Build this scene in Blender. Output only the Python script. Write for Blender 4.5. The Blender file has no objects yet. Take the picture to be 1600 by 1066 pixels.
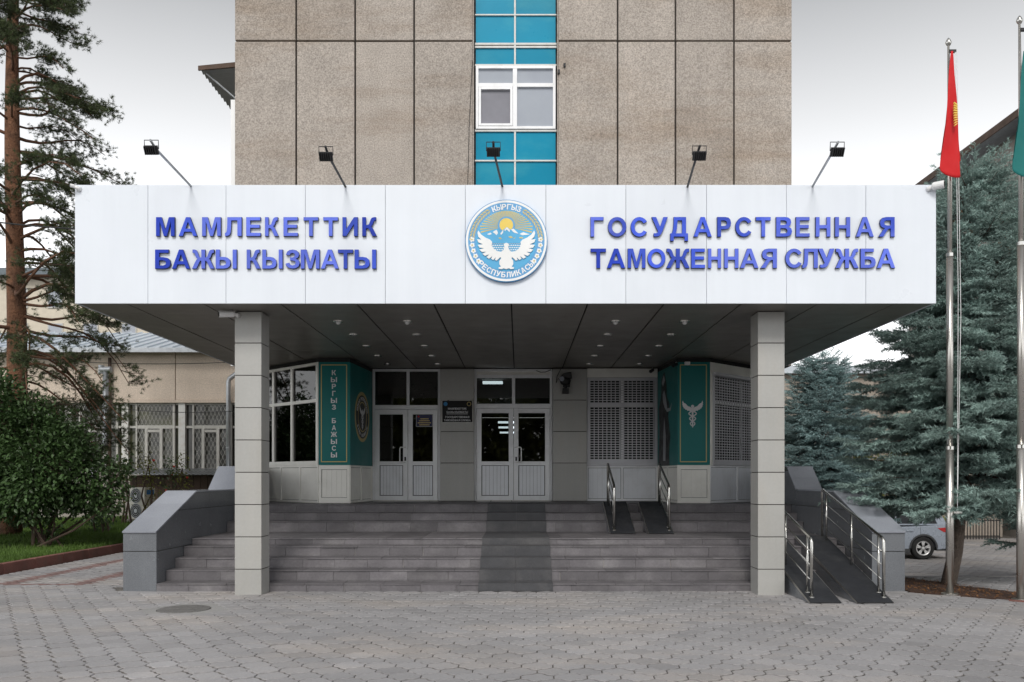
import bpy, bmesh, math, random
import numpy as np
from mathutils import Vector, Matrix
R_ = math.radians
random.seed(7); rng = np.random.default_rng(7)
SC = bpy.context.scene; COL = SC.collection

# ---------------------------------------------------------------- camera, sky, sun, exposure
H = 1.75; F = 1300.0
cam_d = bpy.data.cameras.new('camera'); cam = bpy.data.objects.new('camera', cam_d); COL.objects.link(cam)
cam.location = (0, 0, H); cam.rotation_euler = (R_(90), 0, 0)
cam_d.sensor_width = 36; cam_d.lens = 36 * F / 1600
cam_d.shift_y = (747 - 533) / 1600; cam_d.shift_x = -(811 - 800) / 1600
cam_d.clip_start = .05; cam_d.clip_end = 2000
SC.camera = cam
SUN_EL = 42
w = bpy.data.worlds.new('World'); SC.world = w; w.use_nodes = True
nt = w.node_tree; nt.nodes.clear()
o_ = nt.nodes.new('ShaderNodeOutputWorld'); bg = nt.nodes.new('ShaderNodeBackground')
sky = nt.nodes.new('ShaderNodeTexSky'); sky.sky_type = 'NISHITA'; sky.sun_disc = False
sky.sun_elevation = R_(SUN_EL); sky.sun_rotation = R_(180)
tc = nt.nodes.new('ShaderNodeTexCoord'); sp = nt.nodes.new('ShaderNodeSeparateXYZ')
rmp = nt.nodes.new('ShaderNodeValToRGB')
nt.links.new(tc.outputs['Generated'], sp.inputs[0]); nt.links.new(sp.outputs['Z'], rmp.inputs[0])
e = rmp.color_ramp.elements
e[0].position = 0.0; e[0].color = (1.36, 1.37, 1.38, 1)
e[1].position = 1.0; e[1].color = (.33, .334, .338, 1)
for p_, c_ in ((.22, (1.22, 1.225, 1.23, 1)), (.30, (.90, .905, .91, 1)), (.38, (.66, .663, .666, 1)), (.50, (.345, .348, .351, 1))):
    q = rmp.color_ramp.elements.new(p_); q.color = c_
nz = nt.nodes.new('ShaderNodeTexNoise'); nz.inputs['Scale'].default_value = 2.2; nz.inputs['Detail'].default_value = 3
nt.links.new(tc.outputs['Generated'], nz.inputs['Vector'])
mr = nt.nodes.new('ShaderNodeMapRange'); mr.inputs[3].default_value = .94; mr.inputs[4].default_value = 1.06
nt.links.new(nz.outputs['Fac'], mr.inputs[0])
ml = nt.nodes.new('ShaderNodeMixRGB'); ml.blend_type = 'MULTIPLY'; ml.inputs[0].default_value = 1
nt.links.new(rmp.outputs[0], ml.inputs[1]); nt.links.new(mr.outputs[0], ml.inputs[2])
sk = nt.nodes.new('ShaderNodeMixRGB'); sk.blend_type = 'MULTIPLY'; sk.inputs[0].default_value = 1; sk.inputs[2].default_value = (.10, .10, .10, 1)
nt.links.new(sky.outputs[0], sk.inputs[1])
mx = nt.nodes.new('ShaderNodeMixRGB'); mx.inputs[0].default_value = .93
nt.links.new(sk.outputs[0], mx.inputs[1]); nt.links.new(ml.outputs[0], mx.inputs[2])
nt.links.new(mx.outputs[0], bg.inputs[0]); bg.inputs[1].default_value = .90
nt.links.new(bg.outputs[0], o_.inputs[0])
sl = bpy.data.lights.new('sun', 'SUN'); sl.energy = 1.45; sl.angle = R_(22); sl.color = (1, .965, .91)
so = bpy.data.objects.new('sun', sl); COL.objects.link(so); so.location = (0, -20, 30)
so.rotation_euler = (R_(90 - SUN_EL), 0, R_(-6))
vs = SC.view_settings; vs.view_transform = 'Standard'; vs.look = 'None'; vs.gamma = 1; vs.exposure = 0.60; vs.use_curve_mapping = False
SC.render.engine = 'CYCLES'; SC.cycles.use_denoising = True; SC.cycles.max_bounces = 8; SC.cycles.transparent_max_bounces = 12
SC.cycles.caustics_reflective = False; SC.cycles.caustics_refractive = False

def PX(x, d): return (x - 811) * d / F
def PZ(y, d): return H - (y - 747) * d / F

# ---------------------------------------------------------------- materials
MATS = {}
def M(name, col, rough=.6, metal=0, var=.12, scale=3.0, fine=.0, fscale=60, bump=0, bscale=80, spec=.5, coat=0,
      tint=False, orand=0, stain=None, stain_amt=.5, stain_scale=(1, 1, 1), emit=0, streak=0, trans=0, bdist=.01, rvar=.12):
    m = bpy.data.materials.new(name); m.use_nodes = True; n = m.node_tree.nodes; L = m.node_tree.links
    b = n['Principled BSDF']; MATS[name] = m
    b.inputs['Roughness'].default_value = rough; b.inputs['Metallic'].default_value = metal
    b.inputs['Specular IOR Level'].default_value = spec
    if coat: b.inputs['Coat Weight'].default_value = coat; b.inputs['Coat Roughness'].default_value = .08
    geo = n.new('ShaderNodeNewGeometry'); pos = geo.outputs['Position']
    def noise(sc, det=4, vec=None, rgh=.55):
        t = n.new('ShaderNodeTexNoise'); t.inputs['Scale'].default_value = sc; t.inputs['Detail'].default_value = det
        t.inputs['Roughness'].default_value = rgh
        L.new(vec or pos, t.inputs['Vector']); return t.outputs['Fac']
    def math_(op, a, b_):
        t = n.new('ShaderNodeMath'); t.operation = op
        for i, v in enumerate((a, b_)):
            if isinstance(v, (int, float)): t.inputs[i].default_value = v
            else: L.new(v, t.inputs[i])
        return t.outputs[0]
    def rng_(v, lo, hi, a=.25, z=.75):
        t = n.new('ShaderNodeMapRange'); L.new(v, t.inputs[0]); t.inputs[1].default_value = a; t.inputs[2].default_value = z
        t.inputs[3].default_value = lo; t.inputs[4].default_value = hi; return t.outputs[0]
    fac = rng_(noise(scale), 1 - var, 1 + var)
    if fine: fac = math_('MULTIPLY', fac, rng_(noise(fscale, 2), 1 - fine, 1 + fine))
    if streak:
        ms_ = n.new('ShaderNodeMapping'); ms_.inputs['Scale'].default_value = (7, 7, .28); L.new(pos, ms_.inputs['Vector'])
        fac = math_('MULTIPLY', fac, rng_(noise(1.0, 5, ms_.outputs[0], .6), 1 - streak, 1 + streak * .5, .3, .7))
    if tint:
        a = n.new('ShaderNodeAttribute'); a.attribute_name = 'tint'; fac = math_('MULTIPLY', fac, a.outputs['Fac'])
    if orand:
        oi = n.new('ShaderNodeObjectInfo'); fac = math_('MULTIPLY', fac, rng_(oi.outputs['Random'], 1 - orand, 1 + orand, 0, 1))
    base = n.new('ShaderNodeMixRGB'); base.blend_type = 'MIX'; base.inputs[0].default_value = 0
    base.inputs[1].default_value = (*col, 1)
    if stain:
        mp = n.new('ShaderNodeMapping'); mp.inputs['Scale'].default_value = stain_scale; L.new(pos, mp.inputs['Vector'])
        L.new(rng_(noise(1.0, 6, mp.outputs[0], .62), 0, stain_amt, .48, .72), base.inputs[0]); base.inputs[2].default_value = (*stain, 1)
    mul = n.new('ShaderNodeVectorMath'); mul.operation = 'SCALE'; L.new(base.outputs[0], mul.inputs[0]); L.new(fac, mul.inputs['Scale'])
    L.new(mul.outputs[0], b.inputs['Base Color'])
    if rvar: L.new(rng_(noise(scale * 2.3), max(.02, rough - rvar), min(1, rough + rvar)), b.inputs['Roughness'])
    if bump:
        bp = n.new('ShaderNodeBump'); bp.inputs['Strength'].default_value = bump; bp.inputs['Distance'].default_value = bdist
        L.new(noise(bscale, 5, None, .65), bp.inputs['Height']); L.new(bp.outputs[0], b.inputs['Normal'])
    if emit:
        b.inputs['Emission Color'].default_value = (*col, 1); b.inputs['Emission Strength'].default_value = emit
    if trans:
        out = n['Material Output']; tr = n.new('ShaderNodeBsdfTranslucent'); L.new(mul.outputs[0], tr.inputs[0])
        ms = n.new('ShaderNodeMixShader'); ms.inputs[0].default_value = trans
        L.new(b.outputs[0], ms.inputs[1]); L.new(tr.outputs[0], ms.inputs[2]); L.new(ms.outputs[0], out.inputs[0])
    return m
def glass_mat(name, tint=(.55, .57, .56), refl=1.0, rough=.02):
    m = bpy.data.materials.new(name); m.use_nodes = True; n = m.node_tree.nodes; L = m.node_tree.links; n.remove(n['Principled BSDF'])
    t = n.new('ShaderNodeBsdfTransparent'); t.inputs[0].default_value = (*tint, 1)
    g = n.new('ShaderNodeBsdfGlossy'); g.inputs['Roughness'].default_value = rough; g.inputs[0].default_value = (refl, refl, refl, 1)
    fr = n.new('ShaderNodeFresnel'); fr.inputs[0].default_value = 1.65
    mx_ = n.new('ShaderNodeMixShader'); L.new(fr.outputs[0], mx_.inputs[0]); L.new(t.outputs[0], mx_.inputs[1]); L.new(g.outputs[0], mx_.inputs[2])
    L.new(mx_.outputs[0], n['Material Output'].inputs[0]); MATS[name] = m; return m

M('concrete', (.425, .38, .34), .95, var=.10, scale=1.3, fine=.36, fscale=34, bump=.9, bscale=55, bdist=.02, orand=.07, streak=.045, stain=(.29, .225, .17), stain_amt=.65, stain_scale=(.28, .28, 1.2), spec=.2)
M('roughcast', (.60, .51, .43), .95, var=.10, scale=1.0, fine=.18, fscale=22, bump=.6, bscale=24, bdist=.02, spec=.15, orand=.03)
M('joint_dark', (.05, .045, .04), .9)
M('fascia', (.765, .81, .875), .32, var=.025, scale=.9, stain=(.66, .70, .78), stain_amt=.25, stain_scale=(1.6, 1.6, .22), orand=.012, bump=.25, bscale=1.1, bdist=.03, rvar=.06, streak=.018)
M('soffit', (.235, .22, .20), .38, metal=.35, var=.06, scale=1.2, orand=.07, rvar=.08)
M('soffit_core', (.02, .02, .02), .9)
M('letter_blue', (.05, .10, .62), .32, var=.25, scale=1.7, orand=.2, stain=(.20, .25, .80), stain_amt=.95, stain_scale=(.9, .9, 1.6), spec=.2)
M('letter_deep', (.018, .05, .46), .32, var=.2, scale=1.7, orand=.15, stain=(.05, .10, .60), stain_amt=.6, stain_scale=(.9, .9, 1.6), spec=.2)
M('letter_faded', (.12, .175, .72), .36, var=.12, scale=1.7, orand=.12, stain=(.06, .11, .62), stain_amt=.5, stain_scale=(2.2, 2.2, 3), spec=.2)
M('letter_side', (.02, .03, .10), .5)
M('cladding', (.40, .397, .38), .42, var=.04, scale=1.5, fine=.03, fscale=25, orand=.05, stain=(.40, .37, .32), stain_amt=.3, stain_scale=(2.5, 2.5, .5), rvar=.08, streak=.04)
M('granite', (.15, .16, .175), .20, var=.10, scale=2, fine=.33, fscale=120, orand=.06, spec=.55, rvar=.10)
M('step_tile', (.135, .127, .136), .6, var=.22, scale=2.6, fine=.12, fscale=30, orand=.16, stain=(.23, .22, .225), stain_amt=.6, stain_scale=(1.6, 3, 3), bump=.15, bscale=60, bdist=.004)
M('granite_sky_sheen', (.34, .36, .41), .10, var=.08, scale=2, fine=.2, fscale=120, orand=.05, spec=.9, rvar=.04)  # same granite made paler and bluer: sky reflection put into the colour
M('mortar', (.42, .40, .38), .9, fine=.3)
M('cover', (.15, .145, .14), .7, var=.2, scale=5, fine=.25)
M('runner', (.066, .067, .073), .78, var=.12, scale=3, fine=.12, fscale=60, stain=(.14, .135, .135), stain_amt=.5, stain_scale=(2, 2, 2))
M('rubber', (.030, .032, .037), .7, spec=.25, var=.2, scale=4, fine=.15, stain=(.07, .07, .07), stain_amt=.5, stain_scale=(3, 2, 3))
M('steel', (.62, .61, .58), .22, metal=1, var=.06, rvar=.06)
M('alu_edge', (.5, .49, .47), .35, metal=.9, var=.1)
M('paver', (.315, .308, .315), .82, var=.13, scale=.5, fine=.10, fscale=45, tint=True, bump=.25, bscale=90, bdist=.004, stain=(.41, .37, .34), stain_amt=.8, stain_scale=(.35, .8, .6), spec=.3)
M('paver_red', (.22, .14, .13), .85, var=.12, tint=True, fine=.12, bump=.25, bscale=90, bdist=.004)
M('asphalt', (.30, .295, .29), .9, var=.12, scale=.6, fine=.15, bump=.3)
M('soil_joint', (.115, .105, .095), 1, var=.75, scale=3.3, fine=.5, fscale=22)
M('ground', (.115, .10, .085), .95, var=.25, scale=1.2, fine=.25, bump=.3)
M('soil', (.085, .045, .03), 1, var=.35, scale=5, fine=.4, fscale=50, bump=1, bscale=40, bdist=.04)
M('kerb_red', (.20, .085, .07), .85, var=.2, scale=3, fine=.2, bump=.4, orand=.12, stain=(.14, .10, .08), stain_amt=.6, stain_scale=(4, 4, 4))
M('lawn', (.06, .10, .02), 1, var=.3, scale=1.5, fine=.3)
M('grass', (.095, .17, .028), .7, var=.25, scale=1.0, tint=True, trans=.25)
M('pvc', (.84, .85, .87), .35, var=.03, orand=.02, stain=(.5, .49, .47), stain_amt=.3, stain_scale=(3, 3, 2))
M('pvc_panel', (.79, .81, .85), .4, var=.03, stain=(.5, .5, .5), stain_amt=.3, stain_scale=(3, 3, 2))
M('pvc_cream', (.80, .79, .74), .42, var=.04, orand=.03, stain=(.5, .48, .43), stain_amt=.3, stain_scale=(2, 2, 2))
M('seal', (.03, .03, .03), .7)
glass_mat('glass', (.42, .43, .42), .9)
glass_mat('glass_dark', (.16, .15, .14), .9)
M('pane_grey', (.36, .39, .44), .12, var=.06, scale=1.2, spec=.5, stain=(.31, .33, .39), stain_amt=.6, stain_scale=(1, 1, .5), rvar=.03)
M('pane_dark', (.22, .22, .25), .15, var=.08, rvar=.03)
M('teal', (.003, .25, .40), .3, var=.06, scale=1.0, orand=.10, spec=.12, rvar=.04, stain=(.05, .33, .41), stain_amt=.5, stain_scale=(.8, .8, 1.5))
M('old_white', (.66, .66, .64), .6, var=.10, stain=(.40, .33, .27), stain_amt=.5, stain_scale=(6, 6, 6))
M('white', (.80, .80, .80), .4, var=.03)
M('green_panel', (.005, .15, .145), .4, spec=.25, var=.06, scale=1.2, rvar=.05)
M('gold', (.48, .38, .13), .4, var=.1)
M('dark_gold', (.42, .33, .12), .4, var=.1)
M('silver_print', (.62, .63, .64), .35, var=.05)
M('black', (.010, .010, .011), .4, spec=.25, var=.1)
M('black_matt', (.02, .02, .022), .6, var=.15)
M('navy', (.015, .02, .08), .4)
M('print_yellow', (.75, .58, .22), .5)
M('shutter', (.52, .52, .55), .4, metal=.25, var=.08, scale=3, rvar=.1)
M('interior', (.055, .05, .045), .8, var=.2)
M('interior_wall', (.09, .065, .04), .7, var=.3, scale=1.2)
M('lamp', (.80, .92, 1.0), .5, emit=2.6, var=0)
M('emb_blue', (.115, .36, .66), .35, var=.04, coat=.2)
M('emb_sky', (.09, .42, .72), .35, var=.04)
M('emb_deep', (.03, .22, .48), .4, var=.04)
M('emb_white', (.85, .86, .86), .4, var=.02)
M('emb_gold', (.60, .50, .20), .4, var=.1)
M('emb_sun', (.83, .62, .12), .4, var=.04)
M('zinc', (.42, .44, .46), .38, metal=.7, var=.12, scale=3)
M('steel_pole', (.60, .575, .54), .28, metal=.9, var=.02, rvar=.02)
M('roof_metal', (.62, .68, .74), .4, metal=.3, var=.06, scale=1)
M('slate', (.10, .125, .14), .6, var=.2, fine=.2)
M('brown_board', (.07, .043, .03), .8, var=.25, scale=3, orand=.25)
M('dark_window', (.035, .035, .03), .08, var=.6, scale=.9, stain=(.10, .10, .045), stain_amt=.9, stain_scale=(.7, .7, .9), rvar=.02)  # greenish patches are reflections put into the pane colour
M('wood_white', (.52, .51, .48), .6, var=.08)
M('wing_wall', (.40, .35, .30), .95, var=.1, fine=.15, fscale=20, bump=.4, bscale=24)
M('cream_wall', (.62, .56, .46), .9, var=.08)
M('grey_wall', (.32, .295, .265), .95, var=.12, scale=.6, fine=.1, fscale=8)
M('red_flag', (.72, .016, .02), .7, var=.05, trans=.25)
M('teal_flag', (.012, .20, .19), .7, var=.05, trans=.25)
M('car_paint', (.33, .37, .43), .28, metal=.35, coat=.8, var=.03, rvar=.03)
M('car_plastic', (.045, .047, .05), .6, var=.1)
M('car_glass', (.02, .022, .025), .05, var=.05, rvar=.01)
M('tyre', (.018, .018, .018), .85, var=.1)
M('rim', (.66, .66, .66), .35, metal=.2, var=.05)
M('tail_red', (.45, .012, .012), .2, coat=.6, var=.1)
M('bark_branch', (.15, .075, .045), .95, var=.3, scale=6, fine=.3)
M('bark_pine', (.20, .095, .052), .95, var=.35, scale=5, fine=.35, fscale=28, bump=1, bscale=14, bdist=.06, stain=(.09, .055, .04), stain_amt=.8, stain_scale=(3, 3, 1.6))
M('bark_spruce', (.17, .135, .11), .95, var=.3, scale=6, fine=.3, bump=1, bscale=20, bdist=.05)
M('twig', (.09, .06, .045), .9)
M('needle_pine', (.060, .082, .030), .6, var=.25, scale=1.5, tint=True, trans=.15)
M('needle_spruce', (.245, .345, .315), .6, var=.2, scale=1.2, tint=True)
M('needle_spruce_pale', (.25, .365, .37), .6, var=.2, scale=1.2, tint=True)
M('leaf', (.052, .098, .03), .5, var=.3, scale=1.5, tint=True, trans=.2)
M('leaf_yellow', (.16, .17, .03), .5, var=.3, tint=True, trans=.3)
M('petal', (.55, .04, .03), .6)
M('cone', (.24, .11, .04), .8, var=.2)
M('cable', (.015, .015, .015), .6)
M('ac_body', (.62, .60, .54), .5, var=.06)
M('ac_blue', (.03, .18, .50), .4)

# ---------------------------------------------------------------- mesh helpers
def loc_of(o): return o.matrix_world.translation if o.parent is None else o.matrix_world.translation
WLOC = {}
class MB:
    def __init__(s): s.v = []; s.f = []; s.t = []
    def add(s, vs_, fs, tint=1.0):
        b = len(s.v); s.v += [tuple(v) for v in vs_]; s.f += [tuple(i + b for i in f) for f in fs]; s.t += [tint] * len(fs); return s
    def box(s, x0, x1, y0, y1, z0, z1):
        v = [(x0, y0, z0), (x1, y0, z0), (x1, y1, z0), (x0, y1, z0), (x0, y0, z1), (x1, y0, z1), (x1, y1, z1), (x0, y1, z1)]
        return s.add(v, [(0, 3, 2, 1), (4, 5, 6, 7), (0, 1, 5, 4), (1, 2, 6, 5), (2, 3, 7, 6), (3, 0, 4, 7)])
    def hexa(s, v):   # 8 points, bottom ring then top ring
        return s.add(v, [(0, 3, 2, 1), (4, 5, 6, 7), (0, 1, 5, 4), (1, 2, 6, 5), (2, 3, 7, 6), (3, 0, 4, 7)])
    def tube(s, pts, r, n=8, cap=True):
        pts = [Vector(p) for p in pts]; k = len(pts); rs = r if isinstance(r, (list, tuple)) else [r] * k
        vs_ = []; prev = None
        for i, p in enumerate(pts):
            d = (pts[min(i + 1, k - 1)] - pts[max(i - 1, 0)]).normalized()
            up = prev if prev is not None else (Vector((0, 0, 1)) if abs(d.z) < .9 else Vector((1, 0, 0)))
            a = d.cross(up); a = a.normalized() if a.length > 1e-6 else Vector((1, 0, 0)); b = a.cross(d).normalized(); prev = b
            for j in range(n):
                t = 2 * math.pi * j / n; vs_.append(p + a * (math.cos(t) * rs[i]) + b * (math.sin(t) * rs[i]))
        fs = [(i * n + j, i * n + (j + 1) % n, (i + 1) * n + (j + 1) % n, (i + 1) * n + j) for i in range(k - 1) for j in range(n)]
        if cap: fs += [tuple(reversed(range(n))), tuple(range((k - 1) * n, k * n))]
        return s.add(vs_, fs)
    def prism(s, poly, fn, a, b):   # poly 2D list extruded between a and b; fn(u, v, w) -> point
        n = len(poly); v = [fn(u, q, a) for u, q in poly] + [fn(u, q, b) for u, q in poly]
        return s.add(v, [tuple(range(n)), tuple(reversed(range(n, 2 * n)))] + [(i, i + n, (i + 1) % n + n, (i + 1) % n) for i in range(n)])
    def lathe(s, prof, c, axis='Z', n=20, cap=True):   # prof: (radius, h)
        vs_ = []
        for r, h_ in prof:
            for j in range(n):
                t = 2 * math.pi * j / n; a, b = r * math.cos(t), r * math.sin(t)
                vs_.append({'Z': (c[0] + a, c[1] + b, c[2] + h_), 'Y': (c[0] + a, c[1] + h_, c[2] + b), 'X': (c[0] + h_, c[1] + a, c[2] + b)}[axis])
        k = len(prof)
        fs = [(i * n + j, i * n + (j + 1) % n, (i + 1) * n + (j + 1) % n, (i + 1) * n + j) for i in range(k - 1) for j in range(n)]
        if cap: fs += [tuple(range(n)), tuple(range((k - 1) * n, k * n))]
        return s.add(vs_, fs)

def put(o, name, parent, world):
    COL.objects.link(o)
    if parent is not None:
        o.parent = parent; pl = WLOC[parent.name]
        o.location = Vector(world) - pl
    else: o.location = world
    WLOC[o.name] = Vector(world)
def ob(name, mb, mat, parent=None, bevel=0, smooth=False, origin=None, recalc=True):
    """one mesh object; vertices are given in world coordinates"""
    vs_ = mb.v; lo = [min(v[i] for v in vs_) for i in range(3)]; hi = [max(v[i] for v in vs_) for i in range(3)]
    og = Vector(origin) if origin else Vector(((lo[0] + hi[0]) / 2, (lo[1] + hi[1]) / 2, lo[2]))
    me = bpy.data.meshes.new(name); me.from_pydata([tuple(Vector(v) - og) for v in vs_], [], mb.f); me.update()
    if recalc:
        bm = bmesh.new(); bm.from_mesh(me); bmesh.ops.recalc_face_normals(bm, faces=bm.faces)
        bm.to_mesh(me); bm.free()
    if any(t != 1.0 for t in mb.t) and len(mb.t) == len(me.polygons):
        a = me.attributes.new('tint', 'FLOAT', 'FACE'); a.data.foreach_set('value', mb.t)
    me.materials.append(MATS[mat] if isinstance(mat, str) else mat)
    if smooth: me.shade_smooth()
    o = bpy.data.objects.new(name, me); put(o, name, parent, og)
    if bevel:
        b = o.modifiers.new('bevel', 'BEVEL'); b.width = bevel; b.segments = 2; b.limit_method = 'ANGLE'; b.angle_limit = R_(40)
    return o
def thing(name, loc, label, cat, group=None, parent=None):
    o = bpy.data.objects.new(name, None); o.empty_display_size = .2; put(o, name, parent, Vector(loc))
    if label: o['label'] = label; o['category'] = cat
    if group: o['group'] = group
    return o
def tag(o, label=None, cat=None, group=None, kind=None):
    if label: o['label'] = label
    if cat: o['category'] = cat
    if group: o['group'] = group
    if kind: o['kind'] = kind
    return o
def part_empty(name, loc, parent): return thing(name, loc, None, None, None, parent)

def fast(name, V, Fc, mat, parent=None, tint=None, origin=(0, 0, 0), smooth=False):
    V = np.asarray(V, np.float32) - np.asarray(origin, np.float32); Fc = np.asarray(Fc, np.int32); k = Fc.shape[1]
    me = bpy.data.meshes.new(name); me.vertices.add(len(V)); me.vertices.foreach_set('co', V.ravel())
    me.loops.add(Fc.size); me.loops.foreach_set('vertex_index', Fc.ravel())
    me.polygons.add(len(Fc)); me.polygons.foreach_set('loop_start', np.arange(0, Fc.size, k, dtype=np.int32))
    me.update(calc_edges=True)
    if tint is not None:
        a = me.attributes.new('tint', 'FLOAT', 'FACE'); a.data.foreach_set('value', np.asarray(tint, np.float32))
    me.materials.append(MATS[mat])
    if smooth: me.shade_smooth()
    else: me.shade_flat()
    o = bpy.data.objects.new(name, me); put(o, name, parent, Vector(origin)); return o
def instance(bV, bF, Rm, T, S):
    N = len(T); V = np.einsum('nij,vj->nvi', Rm, bV) * np.asarray(S).reshape(-1, 1, 1) + T[:, None, :]
    Fc = (bF[None] + (np.arange(N) * len(bV))[:, None, None]).reshape(-1, bF.shape[1])
    return V.reshape(-1, 3), Fc
def frames(D, up=None, roll=None):
    D = D / np.linalg.norm(D, axis=1, keepdims=True); N = len(D)
    if up is None: up = rng.normal(size=(N, 3))
    Y = np.cross(up, D); Y /= np.linalg.norm(Y, axis=1, keepdims=True) + 1e-9; Z = np.cross(D, Y)
    if roll is not None:
        c, s_ = np.cos(roll)[:, None], np.sin(roll)[:, None]; Y, Z = Y * c + Z * s_, Z * c - Y * s_
    return np.stack([D, Y, Z], axis=2)

# a facade frame: s runs along the wall, z is up, n is out towards the front
class Fr:
    def __init__(s, p0, p1):
        s.p = Vector((p0[0], p0[1])); d = Vector((p1[0] - p0[0], p1[1] - p0[1])); s.len = d.length; s.d = d.normalized(); s.n = Vector((s.d.y, -s.d.x))
    def pt(s, a, z, n=0): q = s.p + s.d * a + s.n * n; return (q.x, q.y, z)
    def box(s, mb, a0, a1, z0, z1, n0, n1):
        return mb.hexa([s.pt(a0, z0, n0), s.pt(a1, z0, n0), s.pt(a1, z0, n1), s.pt(a0, z0, n1), s.pt(a0, z1, n0), s.pt(a1, z1, n0), s.pt(a1, z1, n1), s.pt(a0, z1, n1)])
    def ring(s, mb, a0, a1, z0, z1, wd, n0, n1, wb=None):
        wb = wd if wb is None else wb
        s.box(mb, a0, a0 + wd, z0, z1, n0, n1); s.box(mb, a1 - wd, a1, z0, z1, n0, n1)
        s.box(mb, a0 + wd, a1 - wd, z0, z0 + wb, n0, n1); s.box(mb, a0 + wd, a1 - wd, z1 - wd, z1, n0, n1); return mb

# lettering: block capitals drawn as outlines (outer contour, then holes); cap height 1
def _ell(cx, cy, rx, ry, a0=0, a1=360, n=28):
    m_ = n if a1 - a0 < 360 else n + 1
    return [(cx + rx * math.cos(R_(a)), cy + ry * math.sin(R_(a))) for a in np.linspace(a0, a1, m_)][:n]
_zh = [(.70, 0), (.70, .42), (.77, .41), (.83, .31), (.98, 0), (1.2, 0), (1.03, .36), (.97, .46), (.91, .52), (.97, .56), (1.02, .66), (1.06, .79), (1.10, .83), (1.18, .835), (1.18, 1), (1.06, 1), (.97, .97), (.91, .88), (.86, .74), (.82, .63), (.76, .59), (.70, .585), (.70, 1)]
_soft = [[(0, 0), (.42, 0), (.60, .03), (.72, .13), (.76, .30), (.72, .47), (.60, .58), (.42, .615), (.2, .615), (.2, 1), (0, 1)], [(.2, .16), (.40, .16), (.51, .21), (.55, .305), (.51, .40), (.40, .455), (.2, .455)]]
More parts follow.
